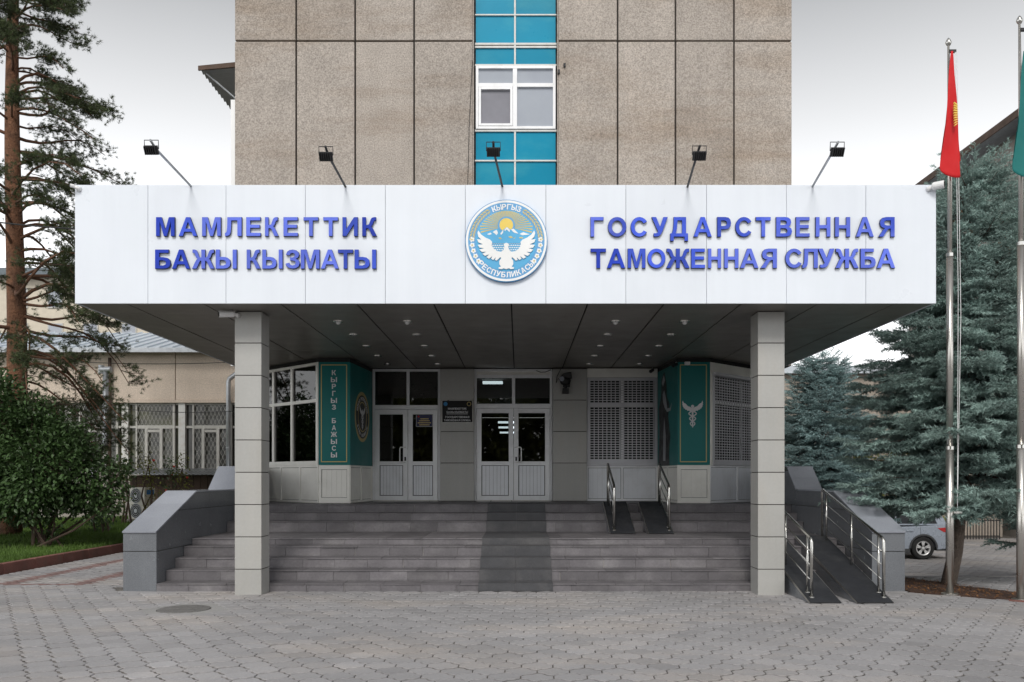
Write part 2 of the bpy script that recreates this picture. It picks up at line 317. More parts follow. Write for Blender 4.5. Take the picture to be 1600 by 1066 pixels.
OUT = {
 'Г': [[[(0, 0), (.2, 0), (.2, .835), (.72, .835), (.72, 1), (0, 1)]]],
 'П': [[[(0, 0), (.2, 0), (.2, .835), (.6, .835), (.6, 0), (.8, 0), (.8, 1), (0, 1)]]],
 'Т': [[[(.30, 0), (.50, 0), (.50, .83), (.8, .83), (.8, 1), (0, 1), (0, .83), (.30, .83)]]],
 'Е': [[[(0, 0), (.74, 0), (.74, .165), (.2, .165), (.2, .435), (.69, .435), (.69, .6), (.2, .6), (.2, .835), (.73, .835), (.73, 1), (0, 1)]]],
 'Н': [[[(0, 0), (.2, 0), (.2, .42), (.6, .42), (.6, 0), (.8, 0), (.8, 1), (.6, 1), (.6, .59), (.2, .59), (.2, 1), (0, 1)]]],
 'М': [[[(0, 0), (.185, 0), (.185, .80), (.40, 0), (.56, 0), (.775, .80), (.775, 0), (.96, 0), (.96, 1), (.67, 1), (.48, .30), (.29, 1), (0, 1)]]],
 'И': [[[(0, 0), (.19, 0), (.60, .65), (.60, 0), (.79, 0), (.79, 1), (.60, 1), (.19, .36), (.19, 1), (0, 1)]]],
 'Л': [[[(0, 0), (.10, 0), (.20, .05), (.26, .16), (.29, .40), (.30, .835), (.60, .835), (.60, 0), (.80, 0), (.80, 1), (.11, 1), (.10, .45), (.08, .25), (.05, .17), (0, .165)]]],
 'Д': [[[(0, -.22), (.17, -.22), (.17, 0), (.72, 0), (.72, -.22), (.89, -.22), (.89, .165), (.79, .165), (.79, 1), (.17, 1), (.165, .7), (.14, .4), (.08, .165), (0, .165)], [(.27, .165), (.33, .4), (.36, .835), (.59, .835), (.59, .165)]]],
 'А': [[[(0, 0), (.21, 0), (.29, .225), (.69, .225), (.775, 0), (.98, 0), (.60, 1), (.385, 1)], [(.35, .39), (.63, .39), (.49, .78)]]],
 'К': [[[(0, 0), (.2, 0), (.2, .42), (.28, .42), (.34, .40), (.40, .31), (.55, 0), (.79, 0), (.60, .36), (.53, .46), (.47, .52), (.53, .56), (.58, .66), (.62, .78), (.66, .83), (.74, .835), (.74, 1), (.62, 1), (.52, .97), (.46, .88), (.41, .74), (.36, .62), (.30, .59), (.2, .585), (.2, 1), (0, 1)]]],
 'Ж': [[_zh + [(1.2 - x, y) for x, y in reversed(_zh)]]],
 'Б': [[[(0, 0), (.42, 0), (.60, .03), (.72, .12), (.76, .29), (.72, .46), (.61, .56), (.42, .6), (.2, .6), (.2, .835), (.66, .835), (.66, 1), (0, 1)], [(.2, .16), (.40, .16), (.51, .20), (.55, .30), (.51, .40), (.40, .44), (.2, .44)]]],
 'Ы': [_soft, [[(.88, 0), (1.08, 0), (1.08, 1), (.88, 1)]]],
 'В': [[[(0, 0), (.44, 0), (.62, .03), (.73, .12), (.77, .28), (.73, .42), (.60, .51), (.69, .59), (.73, .74), (.69, .89), (.58, .98), (.42, 1), (0, 1)], [(.2, .165), (.41, .165), (.52, .19), (.56, .285), (.52, .39), (.42, .43), (.2, .43)], [(.2, .595), (.39, .595), (.49, .63), (.52, .715), (.49, .80), (.39, .835), (.2, .835)]]],
 'Р': [[[(0, 0), (.2, 0), (.2, .375), (.42, .375), (.60, .41), (.71, .52), (.75, .69), (.71, .86), (.61, .97), (.44, 1), (0, 1)], [(.2, .545), (.38, .545), (.49, .58), (.54, .69), (.49, .80), (.38, .835), (.2, .835)]]],
 'Я': [[[(.82, 0), (.82, 1), (.40, 1), (.21, .96), (.11, .87), (.07, .71), (.11, .55), (.20, .47), (.33, .43), (.25, .37), (.17, .25), (0, 0), (.24, 0), (.40, .27), (.48, .38), (.56, .415), (.62, .415), (.62, 0)], [(.62, .57), (.62, .835), (.42, .835), (.31, .80), (.27, .71), (.31, .61), (.42, .57)]]],
 'О': [[_ell(.5, .5, .5, .52), _ell(.5, .5, .29, .345)]],
 'С': [[_ell(.48, .5, .47, .52, 33, 327, 26) + _ell(.48, .5, .27, .345, 33, 327, 26)[::-1]]],
 'З': [[[(0, .25), (.20, .30), (.25, .19), (.38, .15), (.51, .19), (.56, .29), (.50, .39), (.36, .43), (.24, .43), (.24, .59), (.36, .59), (.47, .63), (.52, .72), (.47, .81), (.37, .85), (.26, .81), (.21, .71), (.02, .75), (.09, .91), (.21, .99), (.38, 1.02), (.57, .98), (.69, .88), (.73, .75), (.68, .60), (.55, .52), (.71, .43), (.77, .28), (.70, .10), (.56, .01), (.38, -.02), (.18, .02), (.05, .12)]]],
 'У': [[[(0, 1), (.22, 1), (.42, .50), (.58, 1), (.80, 1), (.55, .30), (.46, .11), (.36, .02), (.22, -.01), (.10, .01), (.10, .165), (.19, .155), (.27, .18), (.32, .25)]]],
}
from mathutils.geometry import tessellate_polygon
GL = {}
def glyph(ch, bold=0):
    if ch in GL: return GL[ch]
    v, f, eb = [], [], []
    for shape in OUT[ch]:
        b = len(v); tri = tessellate_polygon([[Vector((x, y, 0)) for x, y in c] for c in shape])
        for c in shape:
            s_ = len(v); n = len(c); v += c; eb += [(s_ + i, s_ + (i + 1) % n) for i in range(n)]
        f += [tuple(i + b for i in t) for t in tri]
    GL[ch] = (v, f, eb); return GL[ch]
def glyph_solid(mb, ch, mapf, x0, x1, y0, y1, n0, n1, bold=.028, fit=True, y_ref=None):
    v, f, eb = glyph(ch, bold); gx0 = min(a for a, b in v); gx1 = max(a for a, b in v)
    gy0, gy1 = (min(b for a, b in v), max(b for a, b in v)) if y_ref is None else y_ref
    P = [(x0 + (a - gx0) / (gx1 - gx0) * (x1 - x0), y0 + (b - gy0) / (gy1 - gy0) * (y1 - y0)) for a, b in v]; n = len(P)
    vs_ = [mapf(a, b, n1) for a, b in P] + [mapf(a, b, n0) for a, b in P]
    return mb.add(vs_, [tuple(q) for q in f] + [(b_, a_, a_ + n, b_ + n) for a_, b_ in eb])
def text_line(mb, s, mapf, cx, y0, h, width, n0, n1, bold=.02, track=.06):
    wd = []
    for ch in s:
        if ch == ' ': wd.append((0, .32)); continue
        v, _, _ = glyph(ch, bold); wd.append((min(a for a, b in v), max(a for a, b in v)))
    tot = sum(b - a for a, b in wd) + track * (len(s) - 1); k = width / tot; x = cx - width / 2
    for ch, (a, b) in zip(s, wd):
        if ch != ' ': glyph_solid(mb, ch, mapf, x, x + (b - a) * k, y0, y0 + h, n0, n1, bold, y_ref=(0, 1) if ch == 'Д' else None)
        x += (b - a + track) * k
    return mb
def sstep(a, b, x):
    t = min(1, max(0, (x - a) / (b - a))); return t * t * (3 - 2 * t)

# ================================================================ GROUND, PAVING
def gz(x, y):     # the plaza is level; behind the entrance on the right the yard falls away
    return -.85 * sstep(13.3, 23.5, y) * sstep(6.05, 7.6, x)
def gzv(x, y):
    a = np.clip((y - 13.3) / 10.2, 0, 1); b = np.clip((x - 6.05) / 1.55, 0, 1)
    return -.85 * a * a * (3 - 2 * a) * b * b * (3 - 2 * b)
gx = np.unique(np.concatenate([np.linspace(-700, -40, 12), np.linspace(-40, 5.5, 20), np.linspace(5.5, 8.5, 16), np.linspace(8.5, 60, 16), np.linspace(60, 700, 10)]))
gy = np.unique(np.concatenate([np.linspace(-300, 0, 10), np.linspace(0, 13, 6), np.linspace(13, 24, 30), np.linspace(24, 80, 10), np.linspace(80, 1200, 10)]))
GX, GY = np.meshgrid(gx, gy); GZ = gzv(GX, GY) - .011
nx, ny = len(gx), len(gy)
idx = np.arange(nx * ny).reshape(ny, nx)
Fg = np.stack([idx[:-1, :-1], idx[:-1, 1:], idx[1:, 1:], idx[1:, :-1]], -1).reshape(-1, 4)
tag(fast('ground', np.stack([GX, GY, GZ], -1).reshape(-1, 3), Fg, 'soil_joint', smooth=True), kind='structure')

# paving: interlocking six-sided blocks, each a real block with open joints
pave = thing('pavement', (0, 8, 0), None, None); pave['kind'] = 'structure'
PW, PP, TK = .293, .2155, .075
def paver_outline():
    g = .0032; hw = PW / 2 - .0055; hs = (PP + TK) / 2 - g * .9; tk = TK / 2 - .002
    half = [(hw, -tk), (hw, tk)]
    # kinked slanted side from (hw, tk) to (0, hs)
    def side(a, b, sgn):
        ax, ay = a; bx, by = b; out = []
        for t, k in ((.34, .010), (.66, -.010)):
            x = ax + (bx - ax) * t; y = ay + (by - ay) * t; dx, dy = bx - ax, by - ay; l = math.hypot(dx, dy)
            out.append((x - dy / l * k * sgn, y + dx / l * k * sgn))
        return out
    o = [(hw, -tk), (hw, tk)] + side((hw, tk), (0, hs), 1) + [(0, hs)] + side((0, hs), (-hw, tk), 1) + [(-hw, tk), (-hw, -tk)] + side((-hw, -tk), (0, -hs), 1) + [(0, -hs)] + side((0, -hs), (hw, -tk), 1)
    return o
PO = paver_outline(); NPO = len(PO)
pov = np.array([(x * .985, y * .98, 0) for x, y in PO] + [(x, y, -.006) for x, y in PO] + [(x, y, -.045) for x, y in PO])
pof = [tuple(range(NPO))] + [(i, (i + 1) % NPO, (i + 1) % NPO + NPO, i + NPO)[::-1] for i in range(NPO)] + [(i + NPO, (i + 1) % NPO + NPO, (i + 1) % NPO + 2 * NPO, i + 2 * NPO)[::-1] for i in range(NPO)]
MANH = (-4.47, 11.1, .40)
BED = [(6.02, 12.80), (7.12, 11.86), (7.75, 12.35), (6.95, 14.7), (6.02, 16.5)]
def inside(p, poly):
    c = False; n = len(poly)
    for i in range(n):
        x0, y0 = poly[i]; x1, y1 = poly[(i + 1) % n]
        if (y0 > p[1]) != (y1 > p[1]) and p[0] < (x1 - x0) * (p[1] - y0) / (y1 - y0) + x0: c = not c
    return c
sp_ = []
ca, sa = math.cos(-.0192), math.sin(-.0192)
for j in range(8, 170):
    for i in range(-62, 110):
        x = i * PW + (j % 2) * PW / 2 + .02; y = j * PP
        X = x * ca - y * sa; Y = x * sa + y * ca
        if Y < 2.0: continue
        right = X > 6.05
        if not right and Y > 12.92 and X > -6.35: continue
        if not right and Y > 13.62: continue
        if (abs(X) > 12.4) if Y < 13.6 else (abs(X) > Y * .75 + 2.5): continue
        if Y > 36: continue
        if inside((X, Y), BED): continue
        if math.hypot(X - MANH[0], Y - MANH[1]) < MANH[2] + .06: continue
        sp_.append((X, Y))
def pix_size(p):
    x, y = p; px = x / y * F + 811; py = 747 + H * F / y
    vis = -10 < px < 1610 and py < 1078
    return (1 if vis else 0, -y)
sp_.sort(key=pix_size, reverse=True)
MB_p = []
Vs, Fs3, Ts = [], [], []
cnt = 0
big_v, big_tops, big_sides, tint_t, tint_s = [], [], [], [], []
for k, (X, Y) in enumerate(sp_):
    ti = float(np.clip(rng.normal(1, .055), .83, 1.16)) * (1 + .05 * math.sin(X * 1.3 + Y * .7))
    hgt = max(-.0035, rng.normal(0, .0025)); tx, ty = np.clip(rng.normal(0, .009, 2), -.018, .018); rot = -.0192 + rng.normal(0, .006)
    c, s_ = math.cos(rot), math.sin(rot)
    P = np.stack([pov[:, 0] * c - pov[:, 1] * s_, pov[:, 0] * s_ + pov[:, 1] * c, pov[:, 2] + hgt + pov[:, 0] * tx + pov[:, 1] * ty], 1)
    z0 = gz(X, Y)
    if k < 300:
        me = bpy.data.meshes.new('paver'); me.from_pydata(P.tolist(), [], pof); me.update()
        a = me.attributes.new('tint', 'FLOAT', 'FACE'); a.data.foreach_set('value', [ti] * len(pof))
        me.materials.append(MATS['paver']); o = bpy.data.objects.new('paver', me); put(o, 'paver', pave, (X, Y, z0))
    else:
        P[:, 0] += X; P[:, 1] += Y; P[:, 2] += z0 if X < 6 else np.array([gz(px_, py_) for px_, py_ in P[:, :2]])
        b = len(big_v) * 3 * NPO; big_v.append(P)
        big_tops.append(np.arange(NPO) + b); tint_t.append(ti)
        for q in pof[1:]: big_sides.append([i + b for i in q])
        tint_s += [ti] * (2 * NPO)
V = np.concatenate(big_v); V[:, 1] -= 8
me = bpy.data.meshes.new('paver_field'); Ft = np.array(big_tops); Fq = np.array(big_sides)
me.vertices.add(len(V)); me.vertices.foreach_set('co', V.astype(np.float32).ravel())
me.loops.add(Ft.size + Fq.size); me.loops.foreach_set('vertex_index', np.concatenate([Ft.ravel(), Fq.ravel()]).astype(np.int32))
me.polygons.add(len(Ft) + len(Fq)); me.polygons.foreach_set('loop_start', np.concatenate([np.arange(len(Ft)) * NPO, Ft.size + np.arange(len(Fq)) * 4]).astype(np.int32))
me.update(calc_edges=True); me.shade_flat(); a = me.attributes.new('tint', 'FLOAT', 'FACE'); a.data.foreach_set('value', np.array(tint_t + tint_s, np.float32))
me.materials.append(MATS['paver']); o = bpy.data.objects.new('paver_field', me); put(o, 'paver_field', pave, (0, 8, 0)); o['kind'] = 'stuff'

m = MB()
m.add([(-60, -40, -.004), (60, -40, -.004), (60, 1.93, -.004), (-60, 1.93, -.004)], [(0, 1, 2, 3)])
m.add([(12.5, 1.931, -.004), (60, 1.931, -.004), (60, 13, -.004), (12.5, 13, -.004)], [(0, 1, 2, 3)])
m.add([(-60, 1.931, -.004), (-12.5, 1.931, -.004), (-12.5, 12.0, -.004), (-60, 12.0, -.004)], [(0, 1, 2, 3)])
tag(ob('bounce_apron', m, 'asphalt', recalc=False), kind='structure')  # unseen ground round the viewer, added to bounce light under the canopy

# side path: small bricks with red rows
path = thing('side_path', (-7.8, 20, 0), None, None); path['kind'] = 'structure'
mg, mrd = MB(), MB()
yy = 13.66; row = 0
while yy < 29:
    xx = -9.36 - (row % 2) * .1
    while xx < -6.15:
        red = (-8.75 < xx < -8.4) or (-7.55 < xx < -7.2) or yy < 13.75 and xx < -7.4
        t = float(np.clip(rng.normal(1, .1), .75, 1.25)); b = mrd if red else mg
        z = rng.normal(0, .002); n0 = len(b.f)
        if xx > -9.38: b.box(xx + .003, xx + .197, yy + .003, yy + .097, -.045, z); b.t[n0:] = [t] * 6
        xx += .2
    yy += .1; row += 1
tag(ob('brick_field', mg, 'paver', path, recalc=False), kind='stuff'); tag(ob('red_brick_field', mrd, 'paver_red', path, recalc=False), kind='stuff')

# kerb of the lawn
kerb = thing('kerb', (-9.5, 20, 0), None, None); kerb['kind'] = 'structure'
yk = 12.2
while yk < 29:
    m = MB(); dz = rng.normal(0, .006)
    m.hexa([(-9.56, yk + .006, -.04), (-9.40, yk + .006, -.04), (-9.40, yk + .994, -.04), (-9.56, yk + .994, -.04), (-9.555, yk + .006, .19 + dz), (-9.425, yk + .006, .19 + dz), (-9.425, yk + .994, .19 + dz), (-9.555, yk + .994, .19 + dz)])
    ob('kerb_stone', m, 'kerb_red', kerb, bevel=.012); yk += 1.0
for xk in np.arange(-20.6, -9.6, 1.0):
    m = MB().box(xk + .006, xk + .994, 12.05, 12.18, -.04, .19); ob('kerb_stone', m, 'kerb_red', kerb, bevel=.012)

# lawn: gently rising
def lz(x, y): return .11 + .28 * sstep(14, 29, y) + .05 * math.sin(x * .9) * math.sin(y * .7)
lx = np.linspace(-26, -9.565, 24); ly = np.linspace(12.2, 29.2, 26); LX, LY = np.meshgrid(lx, ly)
LZ = np.array([[lz(a, b) for a in lx] for b in ly]); LZ[:, -1] = np.minimum(LZ[:, -1], .15)
idx = np.arange(24 * 26).reshape(26, 24); Fl = np.stack([idx[:-1, :-1], idx[:-1, 1:], idx[1:, 1:], idx[1:, :-1]], -1).reshape(-1, 4)
tag(fast('lawn', np.stack([LX, LY, LZ], -1).reshape(-1, 3), Fl, 'lawn', smooth=True), kind='structure')
NG = 70000
gxx = -9.58 - 9 * rng.random(NG) ** 1.2; gyy = 14 + 14.5 * rng.random(NG)
keep = np.abs(gxx / gyy * F + 811 - 100) < 160; gxx, gyy = gxx[keep], gyy[keep]; NG = len(gxx)
gzz = np.array([lz(a, b) for a, b in zip(gxx, gyy)]) - .01
hh = rng.uniform(.05, .13, NG); an = rng.uniform(0, 6.28, NG); ln = rng.uniform(-.05, .05, (NG, 2)); wd = rng.uniform(.006, .012, NG)
A = np.stack([gxx - np.cos(an) * wd, gyy - np.sin(an) * wd, gzz], 1); B = np.stack([gxx + np.cos(an) * wd, gyy + np.sin(an) * wd, gzz], 1)
C_ = np.stack([gxx + ln[:, 0], gyy + ln[:, 1], gzz + hh], 1)
V = np.stack([A, B, C_], 1).reshape(-1, 3); Fc = np.arange(3 * NG).reshape(-1, 3)
pt = .75 + .5 * (np.sin(gxx * 2.1 + 1) * np.sin(gyy * 1.3) * .5 + .5) * rng.uniform(.7, 1.3, NG)
tag(fast('grass', V, Fc, 'grass', tint=pt), 'short green grass of the lawn behind the red kerb', 'grass', kind='stuff')

# soil bed under the flagpoles and its kerb
m = MB(); pb = [(x, y, gz(x, y)) for x, y in BED]
m.add([(p[0], p[1], p[2] + .006) for p in pb] + [(p[0], p[1], p[2] - .06) for p in pb], [tuple(range(5)), tuple(range(9, 4, -1))] + [(i, i + 5, (i + 1) % 5 + 5, (i + 1) % 5) for i in range(5)])
tag(ob('soil_bed', m, 'soil'), kind='structure')
m = MB(); NL = 900
lx_ = rng.uniform(6, 7.6, NL); ly_ = rng.uniform(11.9, 15.5, NL)
ok = [inside((a, b), BED) for a, b in zip(lx_, ly_)]; lx_, ly_ = lx_[ok], ly_[ok]; N = len(lx_)
base = np.array([(0, -.5, 0), (1, 0, .25), (0, .5, 0), (-1, 0, .2)]) * .03; bf = np.array([(0, 1, 2), (0, 2, 3)])
T = np.stack([lx_, ly_, gzv(lx_, ly_) + .012], 1); D = rng.normal(size=(N, 3)); D[:, 2] *= .2
V, Fc = instance(base, bf, frames(D, np.tile([0, 0, 1.0], (N, 1))), T, rng.uniform(.5, 1.2, N))
tag(fast('leaf_litter', V, Fc, 'cone', tint=rng.uniform(.4, 1.3, len(Fc))), 'brown fallen needles and leaves on the soil bed', 'leaf litter', kind='stuff')
bk = thing('bed_kerb', (7.4, 12.1, 0), None, None); bk['kind'] = 'structure'
p0, p1 = Vector((7.0, 11.88)), Vector((8.2, 10.95)); dv = (p1 - p0) / 2
for i in range(2):
    a = p0 + dv * i; b = p0 + dv * (i + .985); n = Vector((-dv.y, dv.x)).normalized() * -.07
    m = MB().hexa([(a.x, a.y, -.05), (b.x, b.y, -.05), (b.x + n.x, b.y + n.y, -.05), (a.x + n.x, a.y + n.y, -.05), (a.x, a.y, .02), (b.x, b.y, .02), (b.x + n.x, b.y + n.y, .02), (a.x + n.x, a.y + n.y, .02)])
    ob('kerb_stone', m, 'kerb_red', bk, bevel=.008)
# round cover let into the paving
mc = thing('manhole_cover', (MANH[0], MANH[1], 0), 'round worn grey manhole cover let into the paving before the left column', 'manhole cover')
ob('collar', MB().lathe([(.345, -.045), (.345, -.001), (.44, -.004), (.62, -.0085), (.63, -.045)], (MANH[0], MANH[1], 0), n=28), 'asphalt', mc)
m = MB().lathe([(.0, .010), (.30, .010), (.335, .006), (.345, -.04), (0, -.04)], (MANH[0], MANH[1], 0), n=28)
ob('lid', m, 'cover', mc)
m = MB()
for q in (-.16, 0, .16): m.box(MANH[0] - .2, MANH[0] + .2, MANH[1] + q - .015, MANH[1] + q + .015, .0095, .014)
ob('ridge', m, 'cover', mc)

# ================================================================ OFFICE TOWER
DW = 18.9; ZP = 1.225; ZS = 4.245
W0 = Fr((0, DW), (1, DW))
tower = thing('office_building', (0, DW + 4, 0), 'grey-brown concrete office block with a turquoise glazed strip above the entrance', 'building')
# core behind the panels
m = MB(); m.box(-6.43, -1.09, DW + .10, DW + 12, 4.3, 17.5); m.box(.92, 6.17, DW + .10, DW + 12, 4.3, 17.5); m.box(-1.09, .92, DW + .32, DW + 12, 4.3, 17.5)
ob('core_wall', m, 'joint_dark', tower)
ob('roof', MB().box(-6.6, 6.35, DW - .1, DW + 12.1, 17.52, 17.8), 'zinc', tower)
xl = [-6.455, -5.065, -3.725, -2.385, -1.06]; xr = [.90, 2.24, 3.555, 4.885, 6.195]
for xs in (xl, xr):
    for a, b in zip(xs[:-1], xs[1:]):
        for z0, z1 in ((4.3, 11.68), (11.68, 17.5)):
            g = .019; m = MB()
            m.box(a + (g if a not in (xl[0], xr[0]) else 0), b - (g if b not in (xl[-1], xr[-1]) else 0), DW + rng.normal(0, .003), DW + .16, z0 + (0 if z0 < 5 else g), z1 - g)
            ob('facade_panel', m, 'concrete', tower, bevel=.012)
# side cladding of the tower
for sx, x in ((-1, -6.455), (1, 6.195)):
    for k in range(6):
        m = MB(); a, b = (x, x + .1) if sx < 0 else (x - .1, x); m.box(a, b, DW + .165 + k * 1.95, DW + .165 + (k + 1) * 1.95 - .03, 4.3, 17.5); ob('facade_panel', m, 'concrete', tower)
ob('white_corner_strip', MB().box(-6.56, -6.459, DW + .03, DW + .14, 4.3, PZ(155, DW)), 'white', tower)
# glazed strip
strip = ob('glazed_strip_frame', W0.box(MB(), -1.055, .895, 4.3, 17.4, -.30, -.24), 'seal', tower)
X0, XM, X1 = PX(743, DW), PX(804.6, DW), PX(868.5, DW)
ob('strip_reveal', MB().box(-1.056, -1.03, DW + .02, DW + .3, 4.3, 17.4), 'concrete', tower); ob('strip_reveal', MB().box(.87, .896, DW + .02, DW + .3, 4.3, 17.4), 'concrete', tower)
rows = [(-190, -120), (-117, -60), (-56, -25), (-22, 22), (25, 67), (75.5, 100.5), (206.5, 250), (253, 300), (303, 340)]
dS = DW + .14
for y0, y1 in rows:
    for a, b in ((X0, XM - .018), (XM + .018, X1)):
        m = MB(); W0.box(m, a, b, PZ(y1, dS), PZ(y0, dS), -.2, -.16 + rng.normal(0, .002)); ob('spandrel_pane', m, 'teal', strip)
m = MB()
for z0, z1, n in ((5.6, PZ(206, dS), -.13), (PZ(102, dS), 17.4, -.13)): W0.box(m, XM - .02, XM + .02, z0, z1, -.2, n)
for y0, y1 in ((22.6, 24.6), (67.5, 70.5), (72.5, 75.2), (100.8, 103.4), (203, 206), (250.3, 252.6), (300.3, 302.6), (-25, -22.5), (-60, -56.5), (-120, -117.5)):
    W0.box(m, X0 - .02, X1 + .02, PZ(y1, dS), PZ(y0, dS), -.2, -.125)
ob('mullion', m, 'old_white', strip)
za, zb = PZ(202.5, dS), PZ(104, dS)
win = ob('window', W0.ring(MB(), X0, X1, za, zb, .062, -.2, -.10), 'pvc', tower, bevel=.006)
m = MB(); W0.box(m, XM - .05, XM + .05, za + .062, zb - .062, -.19, -.102); W0.box(m, X0 + .062, XM - .05, PZ(137, dS), PZ(131, dS), -.19, -.102); W0.box(m, XM + .05, X1 - .062, PZ(137, dS), PZ(131, dS), -.19, -.102)
ob('mullion', m, 'pvc', win, bevel=.005)
zt = PZ(134, dS)
ob('casement', W0.ring(MB(), X0 + .066, XM - .054, za + .066, zt - .05, .055, -.18, -.09), 'pvc', win, bevel=.006)
for a, b, z0, z1, mt in ((X0 + .1, XM - .09, za + .1, zt - .09, 'pane_dark'), (XM + .04, X1 - .05, za + .05, zt - .03, 'pane_grey'), (X0 + .05, XM - .04, zt + .03, zb - .05, 'pane_grey'), (XM + .04, X1 - .05, zt + .03, zb - .05, 'pane_grey')):
    ob('pane', W0.box(MB(), a, b, z0, z1, -.165, -.155), mt, win)
tag(win, 'white framed window with pale grey panes in the turquoise strip')
# small fittings on the tower
m = MB().tube([(PX(738, DW - .03), DW - .03, PZ(95, DW)), (PX(733, DW - .03), DW - .03, PZ(200, DW)), (PX(726, DW - .03), DW - .03, 5.7)], .006, 5)
tag(ob('hanging_cable', m, 'cable'), 'thin dark cable hanging down the concrete left of the turquoise strip', 'cable')
for px_, py_ in ((882, 103), (873, 113)):
    ob('anchor_bolt', MB().box(PX(px_, DW) - .025, PX(px_, DW) + .025, DW - .05, DW + .02, PZ(py_, DW) - .04, PZ(py_, DW) + .04), 'black_matt', tower)
# awning of ribbed sheet on the left flank
aw = thing('side_awning', (-6.9, 20, PZ(120, 20)), 'ribbed metal awning sticking out from the left flank of the tower', 'awning')
zA = PZ(96, DW); m = MB(); nr = 20; vs_ = []
for k in range(nr + 1):
    y_ = DW + .25 + k * 2.0 / nr; hh_ = .025 if k % 2 else -.025
    for dz_ in (0, .006): vs_ += [(-7.35, y_, zA - .06 + hh_ + dz_), (-6.47, y_, zA + .02 + hh_ + dz_)]
m.add(vs_, [q for k in range(nr) for q in ((4*k, 4*k+1, 4*k+5, 4*k+4), (4*k+2, 4*k+6, 4*k+7, 4*k+3))])
for k in range(0):
    y0 = DW + .25 + k * 2.0 / nr; y1 = y0 + 2.0 / nr; hh_ = .02 if k % 2 else -.02
    m.hexa([(-7.35, y0, zA - .06 + hh_), (-6.47, y0, zA + .02 + hh_), (-6.47, y1 + .002, zA + .02 + hh_), (-7.35, y1 + .002, zA - .06 + hh_), (-7.35, y0, zA - .05 + hh_), (-6.47, y0, zA + .03 + hh_), (-6.47, y1 + .002, zA + .03 + hh_), (-7.35, y1 + .002, zA - .05 + hh_)])
ob('ribbed_sheet', m, 'zinc', aw); ob('edge_board', MB().hexa([(-7.37, DW + .2, zA - .1), (-6.46, DW + .2, zA - .02), (-6.46, DW + .245, zA - .02), (-7.37, DW + .245, zA - .1), (-7.37, DW + .2, zA + .0), (-6.46, DW + .2, zA + .09), (-6.46, DW + .245, zA + .09), (-7.37, DW + .245, zA + .0)]), 'brown_board', aw)
for yb in (DW + .4, DW + 2.1): ob('bracket', MB().tube([(-7.25, yb, zA - .08), (-6.47, yb, zA - .75)], .018, 6), 'zinc', aw)

# ---- ground floor: hall, doors, piers, bays
m = MB(); m.box(-6.0, 6.0, DW + .2, 34, ZP - .12, ZP - .02); ob('hall_floor', m, 'interior', tower)
m = MB(); m.box(-6.0, 6.0, DW + .25, 34, 4.22, 4.28); ob('hall_ceiling', m, 'interior', tower)
m = MB(); m.box(-6.05, -5.98, DW + .2, 34, ZP, 4.2); m.box(5.98, 6.05, DW + .2, 34, ZP, 4.2); m.box(-5.97, 5.97, 33.9, 34, ZP, 4.2)
m.box(-1.75, -1.65, DW + 3, 33.8, ZP, 4.2); m.box(1.6, 1.7, DW + .4, 33.8, ZP, 4.2); m.box(-5.97, -1.76, DW + 3.5, DW + 3.6, ZP, 4.2); ob('hall_wall', m, 'interior_wall', tower)
for x, d, z, wd_ in ((-.66, 20.9, 4.12, .25), (-.35, 25.8, 3.45, .3), (-.40, 28.4, 3.45, .3), (-.43, 31.6, 3.45, .3)):
    ob('ceiling_light', MB().box(x - wd_, x + wd_, d - .12, d + .12, z, z + .05), 'lamp', tower)

def leaf(door, fr, s0, s1, z0, z1, handle_side):
    ob('leaf', fr.ring(MB(), s0, s1, z0, z1, .105, -.06, .03, .10), 'pvc', door, bevel=.006)
    zm = z0 + .79
    lf = [o for o in door.children][-1]
    ob('rail', fr.box(MB(), s0 + .105, s1 - .105, zm, zm + .09, -.055, .028), 'pvc', door, bevel=.005)
    ob('glass', fr.box(MB(), s0 + .10, s1 - .10, zm + .085, z1 - .10, -.02, -.012), 'glass', door)
    m = MB(); n = 7; a = s0 + .12; w_ = (s1 - s0 - .24) / n
    for k in range(n): fr.box(m, a + k * w_ + .002, a + (k + 1) * w_ - .002, z0 + .115, zm - .012, -.03, .004)
    ob('panel', m, 'pvc_panel', door, bevel=.002)
    ob('panel_gap', fr.box(MB(), s0 + .1, s1 - .1, z0 + .09, zm + .005, -.035, -.004), 'seal', door)
    ob('seal', fr.ring(MB(), s0 + .10, s1 - .10, zm + .08, z1 - .1, .014, -.02, .006), 'seal', door)
    if handle_side:
        sx = s1 - .055 if handle_side > 0 else s0 + .055; off = -.10 * handle_side
        zc = z0 + 1.03; m = MB()
        m.tube([fr.pt(sx, zc + .17, .03), fr.pt(sx, zc + .17, .075), fr.pt(sx + off, zc + .165, .085), fr.pt(sx + off * 1.15, zc + .13, .085), fr.pt(sx + off * 1.15, zc - .13, .085), fr.pt(sx + off, zc - .165, .085), fr.pt(sx, zc - .17, .075), fr.pt(sx, zc - .17, .03)], .014, 8)
        ob('handle', m, 'white', door, smooth=True)
        ob('lock', fr.box(MB(), sx - .018, sx + .018, zc - .14, zc - .05, .03, .04), 'black', door)
    for zz in (z0 + .2, z0 + 1.05, z1 - .25):
        q = s0 - .012 if handle_side >= 0 and handle_side != 2 else s1 + .012
        ob('hinge', fr.box(MB(), q - .011, q + .011, zz, zz + .1, .02, .045), 'pvc', door)
